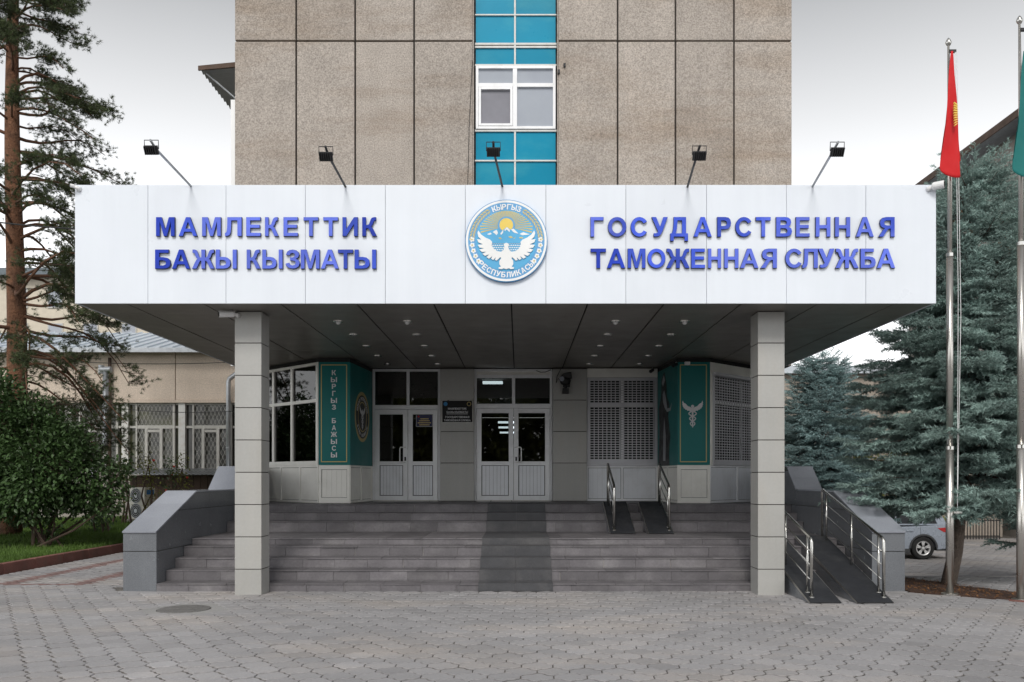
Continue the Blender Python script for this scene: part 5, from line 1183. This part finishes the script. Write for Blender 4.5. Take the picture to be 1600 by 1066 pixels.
ob('blue_patch', Aside.box(MB(), .08, .36, zc1 - .22, zc1 - .07, .001, .006), 'ac_blue', ac)
ob('stand', MB().box(PX(200, 26.6) + .02, PX(200, 26.6) + .95, 26.3, 26.7, .05, zc0 - .004), 'grey_wall', ac)
# cables across the left
def cable(p, q, sag, lab, r=.012):
    p, q = Vector(p), Vector(q); pts = [p.lerp(q, t) - Vector((0, 0, sag * 4 * t * (1 - t))) for t in np.linspace(0, 1, 14)]
    tag(ob('overhead_cable', MB().tube(pts, r, 5), 'cable', origin=tuple(p)), lab, 'cable', 'overhead cables on the left')
cable((PX(-60, 15), 15, PZ(340, 15)), (XL + .02, 13.2, PZ(361, 13.2)), .04, 'upper black cable crossing the pine trunk towards the fascia', .013)
cable((PX(60, 29.5), 29.4, LZ_(565)), (PX(375, 29.5), 29.4, LZ_(569)), .12, 'thin cable sagging across the upper beige roughcast of the low wing', .012)
cable((PX(40, 29), 29.0, PZ(612, 29)), (PX(375, 29), 29.0, PZ(642, 29)), .3, 'thin cable sagging in front of the barred windows', .012)

# pale buildings far behind on the left
fb = thing('far_building', (-24, 52, 0), 'pale cream building with a grey-green roof far behind the pine', 'building')
DFB = 52.0
ob('wall', MB().box(PX(-120, DFB), PX(262, DFB), DFB, DFB + 10, 0, PZ(432, DFB)), 'cream_wall', fb)
m = MB(); z0_, z1_ = PZ(434, DFB), PZ(408, DFB)
m.hexa([(PX(-130, DFB), DFB - .7, z0_), (PX(266, DFB), DFB - .7, z0_), (PX(266, DFB), DFB + 10.5, z0_), (PX(-130, DFB), DFB + 10.5, z0_), (PX(-128, DFB), DFB + 4, z1_ + .6), (PX(255, DFB), DFB + 4, z1_ + .6), (PX(255, DFB), DFB + 6, z1_ + .6), (PX(-128, DFB), DFB + 6, z1_ + .6)]); ob('roof', m, 'slate', fb)
for x in (20, 75, 130, 190):
    for y0_, y1_ in ((450, 482), (505, 535)):
        wf = ob('window', W0 and MB().box(PX(x, DFB), PX(x + 24, DFB), DFB - .06, DFB + .02, PZ(y1_, DFB), PZ(y0_, DFB)), 'wood_white', fb); ob('pane', MB().box(PX(x + 2, DFB), PX(x + 22, DFB), DFB - .075, DFB - .061, PZ(y1_ - 2, DFB), PZ(y0_ + 2, DFB)), 'pane_grey', wf)

# ================================================================ BUILDINGS ON THE RIGHT
DR = 37.0
rw = thing('right_wing', (14, DR + 4, -.85), 'low beige wing behind the spruces on the right', 'building')
ob('wall', MB().box(6.6, 21.5, DR, DR + 8, -.9, PZ(585, DR)), 'wing_wall', rw); ob('eave', MB().box(6.5, 21.6, DR - .3, DR + 8.2, PZ(584.6, DR), PZ(573, DR)), 'roof_metal', rw)
for k in range(5):
    xw = 9.2 + k * 2.4; wf = ob('window', MB().box(xw, xw + 1.6, DR - .05, DR + .05, PZ(735, DR), PZ(650, DR)), 'wood_white', rw); ob('pane', MB().box(xw + .08, xw + .76, DR - .07, DR - .051, PZ(733, DR), PZ(653, DR)), 'dark_window', wf); ob('pane', MB().box(xw + .84, xw + 1.52, DR - .07, DR - .051, PZ(733, DR), PZ(653, DR)), 'dark_window', wf)
gb = thing('long_building', (24, 34, -.85), 'tall plain grey building with dark eaves behind the large spruce on the right', 'building')
XG = 22.0; YG0, YG1 = 16.0, 47.0; ZG = 17.0
for k in range(6):
    ya, yb = YG0 + (YG1 - YG0) * k / 6, YG0 + (YG1 - YG0) * (k + 1) / 6; ob('wall_panel', MB().box(XG, XG + .3, ya + .01, yb - .01, -.95, ZG), 'grey_wall', gb)
ob('end_wall', MB().box(XG + .305, XG + 12, YG1 - .3, YG1, -.95, ZG), 'grey_wall', gb); ob('end_wall', MB().box(XG + .305, XG + 12, YG0, YG0 + .3, -.95, ZG), 'grey_wall', gb); ob('core_wall', MB().box(XG + .31, XG + 12, YG0 + .31, YG1 - .31, -.95, ZG - .05), 'joint_dark', gb)
rfg = ob('roof', MB().prism([(XG - 1.0, ZG + .0), (XG + 6, ZG + 2.8), (XG + 13, ZG), (XG + 13, ZG + .22), (XG + 6, ZG + 3.05), (XG - 1.0, ZG + .22)], lambda u, v, q: (u, q, v), YG0 - .8, YG1 + .8), 'slate', gb)
ob('eave_board', MB().box(XG - 1.06, XG - 1.005, YG0 - .8, YG1 + .8, ZG - .06, ZG + .26), 'brown_board', rfg)
for k in range(7):
    for z in (.6, 4.0):
        y = YG0 + 2.2 + k * 4.2; wf = ob('window', MB().box(XG - .04, XG + .02, y, y + 1.5, z, z + 1.7), 'wood_white', gb); ob('pane', MB().box(XG - .06, XG - .041, y + .08, y + 1.42, z + .08, z + 1.62), 'dark_window', wf)
# low black fence in the yard
fn = thing('metal_fence', (20, 35, -.85), 'low black metal fence at the back of the yard on the right', 'fence')
xa, xb = PX(1470, 35.2), PX(1562, 35.2); zf0 = -.85
for z in (.12, .78): ob('fence_rail', MB().box(xa, xb, 35.18, 35.22, zf0 + z, zf0 + z + .045), 'black_matt', fn)
for k in range(21):
    x = xa + (xb - xa) * k / 20; ob('fence_bar', MB().box(x - .014, x + .014, 35.185, 35.215, zf0, zf0 + (.95 if k % 5 == 0 else .86)), 'black_matt', fn)

# ================================================================ SILVER CAR
cx0, cy0, cz0 = PX(1443, 26.5), 26.5, -.85
car = thing('parked_car', (cx0 - 1.35, cy0 + .92, cz0), 'silver estate car parked behind the right cheek wall, rear wheel and tail lamp showing', 'car')
def CP(u, w_, z): return (cx0 + u, cy0 + w_, cz0 + z)   # u forward is negative; rear axle at 0, front axle at -2.7
arc_r = [(.40 * math.cos(t), .36 + .40 * math.sin(t)) for t in np.linspace(math.pi * .97, math.pi * .03, 13)]
prof = [(-3.62, .30), (-3.1, .24)] + [(x - 2.7, z) for x, z in arc_r] + [(-2.2, .22), (-.5, .22)] + arc_r + [(.46, .30), (.88, .36), (.93, .55), (.92, .86), (.86, 1.02), (.80, 1.10), (-1.0, 1.04), (-2.35, 1.02), (-3.2, .93), (-3.6, .78), (-3.66, .55)]
def loft(prof, stations, name, mat, bev=0):
    m = MB(); n = len(prof); vs_ = []
    cxm = sum(p[0] for p in prof) / n; czm = sum(p[1] for p in prof) / n
    for w_, k, kz in stations:
        for x, z in prof: vs_.append(CP(cxm + (x - cxm) * k, w_, czm + (z - czm) * kz if z > czm else z))
    s = len(stations)
    fs = [(i * n + j, i * n + (j + 1) % n, (i + 1) * n + (j + 1) % n, (i + 1) * n + j) for i in range(s - 1) for j in range(n)] + [tuple(range(n)), tuple(range((s - 1) * n, s * n))]
    return ob(name, m.add(vs_, fs), mat, car, bevel=bev)
body = loft(prof, [(.05, .985, .93), (-.0, .995, .985), (.06, 1, 1), (1.78, 1, 1), (1.84, .995, .985), (1.80, .985, .93)][1:5], 'body', 'car_paint', .03)
gh = [(.80, 1.08), (.74, 1.30), (.50, 1.60), (.30, 1.66), (-.9, 1.68), (-1.35, 1.60), (-2.1, 1.08)]
m = MB(); n = len(gh); vs_ = []
for w_, tz in ((.06, 0), (.24, 1), (1.60, 1), (1.78, 0)): pass
vs_ = [CP(x, .07 + .20 * (z - 1.08) / .6, z) for x, z in gh] + [CP(x, 1.77 - .20 * (z - 1.08) / .6, z) for x, z in gh]
m.add(vs_, [tuple(range(n)), tuple(range(n, 2 * n))] + [(i, (i + 1) % n, (i + 1) % n + n, i + n) for i in range(n)]); ob('cabin', m, 'car_paint', car, bevel=.03)
def side_glass(pts): 
    m = MB(); m.prism(pts, lambda u, v, q: CP(u, .07 + .20 * (v - 1.08) / .6 + q, v), -.008, .01); return ob('side_window', m, 'car_glass', car)
side_glass([(.48, 1.14), (.36, 1.50), (.12, 1.55), (.05, 1.14)]); side_glass([(.0, 1.14), (.06, 1.55), (-.78, 1.58), (-.8, 1.14)]); side_glass([(-.86, 1.14), (-.84, 1.58), (-1.28, 1.52), (-1.92, 1.14)])
ob('rear_window', MB().hexa([CP(.80, .35, 1.14), CP(.80, 1.5, 1.14), CP(.77, 1.5, 1.14), CP(.77, .35, 1.14), CP(.60, .4, 1.50), CP(.60, 1.45, 1.50), CP(.57, 1.45, 1.50), CP(.57, .4, 1.50)]), 'car_glass', car)
ob('bumper', MB().hexa([CP(.43, .02, .28), CP(.95, .06, .28), CP(.95, 1.78, .28), CP(.43, 1.82, .28), CP(.44, .015, .47), CP(.96, .05, .52), CP(.96, 1.79, .52), CP(.44, 1.825, .47)]), 'car_plastic', car, bevel=.03)
ob('sill', MB().box(cx0 - 2.25, cx0 - .42, cy0 - .005, cy0 + .1, cz0 + .2, cz0 + .36), 'car_plastic', car, bevel=.02)
for u in (0, -2.7):
    m = MB(); pa = [(u + .40 * math.cos(t), .36 + .40 * math.sin(t)) for t in np.linspace(math.pi, 0, 17)]; pb_ = [(u + .455 * math.cos(t), .36 + .455 * math.sin(t)) for t in np.linspace(0, math.pi, 17)]
    m.prism(pa + pb_, lambda x, z, q: CP(x, q, z), -.018, .06); ob('arch_trim', m, 'car_plastic', car)
    for w_ in (.12, 1.72):
        sg = 1 if w_ < 1 else -1
        wh = ob('wheel', MB().lathe([(.225, -.11 * sg), (.33, -.115 * sg), (.358, -.09 * sg), (.362, 0), (.358, .09 * sg), (.33, .115 * sg), (.225, .11 * sg), (.225, -.11 * sg)], CP(u, w_, .362), 'Y', 32, cap=False), 'tyre', car, smooth=False)
        if w_ < 1:
            m = MB().lathe([(.20, -.10), (.228, -.118), (.236, -.10), (.236, .1), (.20, .1), (.20, -.10)], CP(u, w_, .362), 'Y', 32, cap=False); ob('rim', m, 'rim', wh)
            m = MB()
            for k in range(5):
                for off in (-.16, .16):
                    t = 2 * math.pi * k / 5 + .3; c1, s1_ = math.cos(t), math.sin(t); c2, s2_ = math.cos(t + off), math.sin(t + off)
                    P0 = (.04 * c1, .04 * s1_); P1 = (.215 * c2, .215 * s2_); l = math.hypot(P1[0] - P0[0], P1[1] - P0[1]); nx_, ny_ = -(P1[1] - P0[1]) / l * .017, (P1[0] - P0[0]) / l * .017
                    m.prism([(P0[0] - nx_, P0[1] - ny_), (P1[0] - nx_ * 1.3, P1[1] - ny_ * 1.3), (P1[0] + nx_ * 1.3, P1[1] + ny_ * 1.3), (P0[0] + nx_, P0[1] + ny_)], lambda a, b, q: CP(u + a, w_ + q, .362 + b), -.105, -.075)
            m.lathe([(0, -.112), (.045, -.11), (.05, -.08), (0, -.08)], CP(u, w_, .362), 'Y', 16); ob('spoke', m, 'rim', wh)
            ob('hub_plate', MB().lathe([(0, -.02), (.2, -.02), (.2, .02), (0, .02)], CP(u, w_, .362), 'Y', 24), 'black', wh)
ob('tail_lamp', MB().prism([(.44, 1.00), (.90, 1.035), (.935, .85), (.64, .875)], lambda a, b, q: CP(a, q, b), -.014, .16), 'tail_red', car, bevel=.01)
ob('tail_lamp', MB().box(cx0 + .80, cx0 + .935, cy0 + 1.5, cy0 + 1.78, cz0 + .84, cz0 + 1.02), 'tail_red', car, bevel=.02)
ob('door_handle', MB().box(cx0 - .55, cx0 - .33, cy0 - .035, cy0 - .003, cz0 + .90, cz0 + .93), 'car_paint', car, bevel=.008)
ob('door_gap', MB().box(cx0 - .10, cx0 - .092, cy0 - .003, cy0 + .002, cz0 + .80, cz0 + 1.05).box(cx0 - 1.02, cx0 - 1.012, cy0 - .003, cy0 + .002, cz0 + .40, cz0 + 1.02), 'black', car)
ob('fuel_flap', MB().prism([(.16 + .09 * math.cos(t), .90 + .09 * math.sin(t)) for t in np.linspace(0, 6.283, 17)[:-1]], lambda a, b, q: CP(a, q, b), -.004, .002), 'car_paint', car)
ob('number_plate', MB().box(cx0 + .935, cx0 + .95, cy0 + .65, cy0 + 1.17, cz0 + .6, cz0 + .72), 'white', car)

# ================================================================ VEGETATION
def spray_mesh(nm=50, ns=18, nl=.13, wd=.030, sub=5, seed=1):
    r = np.random.default_rng(seed); V = []; 
    def needles(p0, p1, n):
        p0, p1 = np.array(p0, float), np.array(p1, float); ax = (p1 - p0) * 1.0; ax = ax / np.linalg.norm(ax)
        for i in range(n):
            t = (i + r.random()) / n; p = p0 + (p1 - p0) * t
            q = r.normal(size=3); q -= ax * (q @ ax); q /= np.linalg.norm(q) + 1e-9; q[2] += .25
            d = q * .8 + ax * .75; d /= np.linalg.norm(d); s = np.cross(d, r.normal(size=3)); s /= np.linalg.norm(s) + 1e-9
            l = nl * r.uniform(.75, 1.1)
            V.extend([p - s * wd / 2, p + s * wd / 2, p + d * l])
    needles((0, 0, 0), (1, 0, 0), nm)
    for k in range(sub):
        t = .25 + .6 * k / max(1, sub - 1); sg = 1 if k % 2 else -1; l = .40 * (1.1 - t * .5)
        needles((t, 0, 0), (t + l * .72, sg * l * .7, -.03), ns)
    V = np.array(V); T_ = np.clip(.80 + .45 * (V.reshape(-1, 3, 3)[:, 0, 0] - .35) + .35 * np.abs(V.reshape(-1, 3, 3)[:, 0, 1]), .7, 1.25); return V, np.arange(len(V)).reshape(-1, 3), T_

def spruce(name, base, h, Rr, lab, mat, seed, zlow=.10, lean=(0, 0), dens=1.0, needle=.13, cones=False):
    r = np.random.default_rng(seed); base = Vector(base)
    t = thing(name, base, lab, 'tree', 'spruces on the right')
    ax = lambda q: np.array([base.x + lean[0] * max(q, 0) ** .6, base.y + lean[1] * q, base.z + h * q])
    ob('trunk', MB().tube([tuple(ax(q)) for q in np.linspace(-.01, .98, 12)], [max(.012, .115 * (h / 7.5) * (1 - q) ** .8 + .01) for q in np.linspace(-.01, .98, 12)], 10), 'bark_spruce', t, smooth=True, origin=base)
    tips, dirs, ups, scl, tnt = [], [], [], [], []; bm_ = MB()
    q = zlow
    while q < .985:
        L0 = Rr * (1 - q) ** .66 * (.92 if q > .38 else .50 + 1.1 * q); nbr = 8 if q < .7 else 6
        a0 = r.uniform(0, 6.28)
        for k in range(nbr):
            az = a0 + 2 * math.pi * k / nbr + r.normal(0, .18); L = L0 * r.uniform(.72, 1.15) + .12
            o_ = np.array([math.cos(az), math.sin(az), 0]); sd = np.array([-o_[1], o_[0], 0]); root = ax(q + r.normal(0, .008))
            rise = -.05 + .75 * max(0, q - .55) * 2
            def pos(s): return root + o_ * L * s + np.array([0, 0, L * (rise * s - .30 * s ** 1.1 * (1 - max(0, q - .5)) + .22 * s ** 2.6)])
            if L > .5: bm_.tube([tuple(pos(s)) for s in (0, .35, .7, .95)], [.022 * L / 2 + .006, .016 * L / 2 + .004, .008, .004], 4, cap=False)
            s = .17 if L > .8 else .08; step = .10 / dens / L
            while s < 1.0:
                p = pos(s); tg = pos(min(1, s + .03)) - pos(s - .03); tg /= np.linalg.norm(tg)
                l2 = (.20 + .36 * min(1, L / 1.4) * (1 - .62 * s)) * r.uniform(.8, 1.2) + .08
                for sg in (-1, 1):
                    ang = r.uniform(.75, 1.15); d = tg * math.cos(ang) + sd * sg * math.sin(ang) + np.array([0, 0, r.normal(-.10, .12)])
                    tips.append(p); dirs.append(d); ups.append((r.normal(0, .25), r.normal(0, .25), 1)); scl.append(l2)
                    tnt.append(r.uniform(.75, 1.25))
                s += step * r.uniform(.8, 1.25)
            tips.append(pos(.93)); d = pos(1) - pos(.93); dirs.append(d / np.linalg.norm(d)); ups.append((0, 0, 1)); scl.append(.32); tnt.append(r.uniform(.95, 1.3))
        q += (.215 if q < .6 else .155) / h * (1.0 if h > 6 else .85) / dens ** .3
    tips.append(ax(.96)); dirs.append(np.array([0, 0, 1.0])); ups.append((1, 0, 0)); scl.append(.5); tnt.append(1)
    tips, dirs, ups, scl, tnt = map(np.array, (tips, dirs, ups, scl, tnt))
    Vc, Fc, Tc = [], [], []; off = 0
    for v in range(3):
        sel = np.arange(len(tips)) % 3 == v; bV, bF, bT = spray_mesh(nl=needle, seed=seed * 10 + v)
        V, F_ = instance(bV, bF, frames(dirs[sel], ups[sel]), tips[sel], scl[sel]); Vc.append(V); Fc.append(F_ + off); off += len(V)
        Tc.append((tnt[sel][:, None] * bT[None]).ravel() * r.uniform(.85, 1.15, len(F_)))
    crown = fast('crown', np.concatenate(Vc), np.concatenate(Fc), mat, t, tint=np.concatenate(Tc), origin=tuple(base))
    tag(ob('branches', bm_, 'twig', t, recalc=False, origin=base), kind='stuff')
    if cones:
        for k in range(10):
            az = r.uniform(3.4, 6.0); q = r.uniform(.78, .90); L = Rr * (1 - q) ** .72 * .75; p = ax(q) + np.array([math.cos(az) * L, math.sin(az) * L, -.05])
            ob('cone', MB().lathe([(.004, -.15), (.026, -.11), (.032, -.05), (.018, 0)], tuple(p), n=8), 'cone', t, smooth=True)
    return t
spruce('spruce_tree', (7.12, 13.85, -.06), 7.2, 2.6, 'large blue-green spruce whose trunk stands behind the first flagpole', 'needle_spruce', 3, zlow=.212, lean=(.75, .5), dens=1.0, cones=True)
spruce('spruce_tree', (8.2, 22.5, -.75), 5.7, 2.35, 'smaller pale blue spruce seen between the right column and the large spruce', 'needle_spruce_pale', 5, zlow=.08, dens=.85, needle=.13)
spruce('spruce_tree', (12.2, 17.5, -.5), 7.6, 2.7, 'spruce at the right edge behind the large one', 'needle_spruce', 11, zlow=.16, dens=.85)

# ---- pine on the left
def tuft_mesh(n=30, seed=2, L=1.0, wd=.07):
    r = np.random.default_rng(seed); V = []
    for i in range(n):
        t = r.uniform(-.5, .35); p = np.array([t, 0, 0]); d = r.normal(size=3); d[0] = abs(d[0]) * .7 + .35; d /= np.linalg.norm(d); s = np.cross(d, r.normal(size=3)); s /= np.linalg.norm(s)
        l = L * r.uniform(.7, 1.05); V += [p - s * wd / 2, p + s * wd / 2, p + d * l]
    V = np.array(V); return V, np.arange(len(V)).reshape(-1, 3)
def pine(base, h, lab, seed):
    r = np.random.default_rng(seed); base = Vector(base); t = thing('pine_tree', base, lab, 'tree')
    ax = lambda z: np.array([base.x + .10 * math.sin(z * .35) + .012 * z, base.y + .05 * math.sin(z * .5), base.z + z])
    zs = np.linspace(0, h, 24)
    ob('trunk', MB().tube([tuple(ax(z)) for z in zs], [.255 * (1 - z / h) ** .5 + .02 for z in zs], 16), 'bark_pine', t, smooth=True, origin=base)
    P, D, S, T = [], [], [], []; bm_ = MB(); bo = MB()
    z = 3.0
    while z < h - .3:
        for k in range(r.integers(2, 4)):
            az = r.uniform(-1.3, 1.3) if r.random() < .62 else r.uniform(0, 6.28)
            f = (z - 3) / (h - 3); L = (3.1 if z > 4.5 else 2.9) * (1 - f ** 2.2 * .75) * r.uniform(.6, 1.08)
            o_ = np.array([math.cos(az), math.sin(az), 0]); sd = np.array([-o_[1], o_[0], 0]); root = ax(z)
            up = r.uniform(.05, .35) if z > 5.6 else r.uniform(-.02, .3); dr = r.uniform(.25, .6) + (.35 if z < 6 else 0); wv = r.normal(0, .12); wz = r.normal(0, .08)
            def pos(s): return root + o_ * L * s + sd * L * wv * math.sin(s * 4) + np.array([0, 0, L * (up * s * 1.6 - dr * s * s + wz * math.sin(s * 6))])
            bm_.tube([tuple(pos(s)) for s in np.linspace(0, 1, 8)], [.036 * (L / 2.4) * (1 - s) + .008 for s in np.linspace(0, 1, 8)], 6, cap=False)
            for i in range(r.integers(10, 15)):
                s = r.uniform(.32, 1.0); p = pos(s); l2 = L * r.uniform(.14, .34) * (1.25 - .5 * s); a2 = r.uniform(-1.3, 1.3)
                d = o_ * math.cos(a2) + sd * math.sin(a2) + np.array([0, 0, r.uniform(-.35, .35)]); d /= np.linalg.norm(d)
                e1 = p + d * l2 + np.array([0, 0, -l2 * .1]); bo.tube([tuple(p), tuple((p + e1) / 2 + np.array([0, 0, .05 * l2])), tuple(e1)], [.011, .008, .004], 4, cap=False)
                for j in range(r.integers(10, 16)):
                    u = r.uniform(.25, 1.05); c = p + (e1 - p) * u + r.normal(0, .085, 3)
                    dd = d + r.normal(0, .6, 3) + np.array([0, 0, .25]); P.append(c); D.append(dd); S.append(r.uniform(.075, .125)); T.append(r.uniform(.55, 1.35) * (1.0 if r.random() > .04 else 1.9))
        z += r.uniform(.26, .42)
    P, D, S, T = map(np.array, (P, D, S, T)); Vc, Fc, Tc = [], [], []; off = 0
    for v in range(3):
        sel = np.arange(len(P)) % 3 == v; bV, bF = tuft_mesh(26, seed + v, 1.0, .085); V, F_ = instance(bV, bF, frames(D[sel]), P[sel], S[sel])
        Vc.append(V); Fc.append(F_ + off); off += len(V); Tc.append(np.repeat(T[sel], len(bF)) * r.uniform(.8, 1.2, len(F_)))
    fast('crown', np.concatenate(Vc), np.concatenate(Fc), 'needle_pine', t, tint=np.concatenate(Tc), origin=tuple(base))
    tag(ob('branches', bm_, 'bark_branch', t, recalc=False, smooth=True, origin=base), kind='stuff'); tag(ob('twigs', bo, 'twig', t, recalc=False, origin=base), kind='stuff')
pine((PX(16, 21.5), 21.5, .2), 16.5, 'tall pine with a rusty orange trunk at the left edge', 21)

# ---- leafy shrubs
def leaf_mesh():
    V = np.array([(0, 0, 0), (.35, .30, .05), (.75, .22, .02), (1.05, 0, -.10), (.75, -.22, .02), (.35, -.30, .05), (.5, 0, -.04)]); 
    F_ = np.array([(0, 6, 1), (1, 6, 2), (2, 6, 3), (3, 6, 4), (4, 6, 5), (5, 6, 0)]); return V, F_
def shrub(name, base, blobs, n, size, lab, seed, mat='leaf', group=None, flowers=0, stems=7):
    r = np.random.default_rng(seed); base = Vector(base); t = thing(name, base, lab, 'bush', group)
    P, D, T = [], [], []; w_ = np.array([b[3] * b[4] * b[5] for b in blobs]); w_ = w_ / w_.sum()
    bm_ = MB()
    for i, b in enumerate(blobs):
        k = int(n * w_[i]); c = np.array(base) + np.array(b[:3]); rad = np.array(b[3:])
        # clumps on the shell
        nc = max(6, k // 26); cd = r.normal(size=(nc, 3)); cd /= np.linalg.norm(cd, axis=1, keepdims=True); cr = r.uniform(.55, 1.08, nc) ** .7; cc = c + cd * cr[:, None] * rad
        for q in range(nc):
            m_ = 26; p = cc[q] + r.normal(0, .11, (m_, 3)) * (1 + size * 2); P.append(p); d = cd[q] + r.normal(0, .65, (m_, 3)); d[:, 2] -= .35; D.append(d); T.append(np.full(m_, r.uniform(.6, 1.35)) * r.uniform(.75, 1.25, m_))
            if q % 3 == 0: bm_.tube([tuple(c), tuple((c + cc[q]) / 2 + r.normal(0, .05, 3)), tuple(cc[q])], [.012, .008, .004], 4, cap=False)
    for k in range(stems):
        b = blobs[k % len(blobs)]; top = np.array(base) + np.array(b[:3]); bt = np.array(base) + np.array([r.normal(0, .15), r.normal(0, .15), -.05])
        bm_.tube([tuple(bt), tuple((bt + top) / 2 + r.normal(0, .1, 3)), tuple(top)], [.035, .025, .014], 6, cap=False)
    P, D, T = np.concatenate(P), np.concatenate(D), np.concatenate(T); bV, bF = leaf_mesh()
    up = np.tile([0, 0, 1.0], (len(P), 1)) + r.normal(0, .45, (len(P), 3))
    V, F_ = instance(bV, bF, frames(D, up), P, r.uniform(.7, 1.25, len(P)) * size)
    fast('foliage', V, F_, mat, t, tint=np.repeat(T, len(bF)), origin=tuple(base)); tag(ob('stems', bm_, 'twig', t, recalc=False, origin=base), kind='stuff')
    for k in range(flowers):
        p = P[r.integers(len(P))]; ob('flower', MB().lathe([(.01, -.03), (.045, 0), (.04, .03), (.0, .04)], tuple(p), n=8), 'petal', t, smooth=True)
    return t
sx, sy = PX(60, 18.9), 18.9
shrub('lilac_bush', (sx, sy, .25), [(-.6, .3, 2.1, 1.0, .9, 1.2), (.4, -.1, 1.65, .95, .8, .9), (-1.2, .2, 2.7, .8, .8, 1.2), (1.15, .2, 1.35, .65, .6, .75), (.0, -.4, 1.2, 1.0, .6, .6), (1.75, .1, 1.55, .28, .25, .25), (.9, 0, 2.25, .22, .2, .35), (-.1, 0, 3.1, .25, .25, .4), (1.6, -.1, .85, .3, .25, .3), (-1.0, -.3, 1.3, .8, .7, .8), (.35, .1, 2.45, .5, .5, .5), (-1.9, .3, 1.9, .9, .9, 1.2)], 34000, .10, 'large dark green leafy bush at the left edge of the lawn', 31, flowers=0, stems=10)
shrub('young_shrub', (PX(76, 19.0), 19.0, .2), [(0, 0, .40, .16, .16, .34), (.03, 0, .8, .22, .2, .25)], 420, .07, 'small dark sapling on the lawn under the big bush', 32, stems=3)
shrub('young_shrub', (PX(147, 22.5), 22.5, .3), [(0, 0, .5, .26, .26, .45), (.1, 0, 1.05, .28, .25, .3)], 600, .07, 'thin green shrub on the lawn right of the big bush', 33, stems=4)
shrub('rose_bush', (PX(192, 25.8), 25.8, .33), [(0, 0, 1.0, .12, .12, .9), (.1, 0, 1.7, .16, .14, .35)], 260, .08, 'tall thin rose stems left of the air-conditioning unit', 34, mat='leaf_yellow', flowers=1, stems=4)
shrub('rose_bush', (PX(236, 25.6), 25.6, .33), [(0, 0, .9, .14, .12, .8), (-.08, 0, 1.8, .18, .14, .3)], 300, .075, 'tall thin rose stems in front of the air-conditioning unit', 35, mat='leaf_yellow', flowers=1, stems=4)
shrub('rose_bush', (PX(262, 27.6), 27.6, .36), [(0, 0, .9, .2, .15, .7), (.1, 0, 1.6, .14, .14, .35)], 240, .075, 'red flowering rose bush before the dark lean-to boards', 36, flowers=3, stems=4)
shrub('rose_bush', (PX(283, 28.0), 28.0, .36), [(0, 0, .9, .2, .15, .7), (.05, 0, 1.7, .16, .14, .4)], 240, .075, 'leggy rose bush beside the left cheek wall, before the boards', 37, mat='leaf_yellow', flowers=1, stems=4)
shrub('yellow_bush', (15.5, 34.5, -.85), [(0, 0, 2.6, 2.4, 1.5, 1.6), (1.5, 0, 2.0, 1.2, 1.0, 1.5)], 2600, .16, 'yellow-green bush glimpsed through the large spruce', 38, mat='leaf_yellow', stems=5)

# trees across the street behind the viewer, seen only as reflections in the glass
r = np.random.default_rng(77); N = 17000
P = np.stack([r.uniform(-10, 10, N), r.uniform(-20, -15, N), r.uniform(0, 1, N) ** .8 * 9.5], 1); P[:, 2] *= .86 + .14 * np.sin(P[:, 0] * 1.1)
V, F_ = instance(*leaf_mesh(), frames(r.normal(size=(N, 3))), P, r.uniform(.32, .6, N))
cl = .75 + .55 * np.sin(P[:, 0] * 2.3 + P[:, 2] * 1.1) * np.sin(P[:, 2] * 1.9 + 1)
tag(fast('tree_belt', V, F_, 'leaf_yellow', tint=np.repeat(np.clip(cl, .2, 1.5) * r.uniform(.5, 1.3, N), 6)), 'autumn trees across the street, mirrored in the door glass', 'trees', kind='stuff')
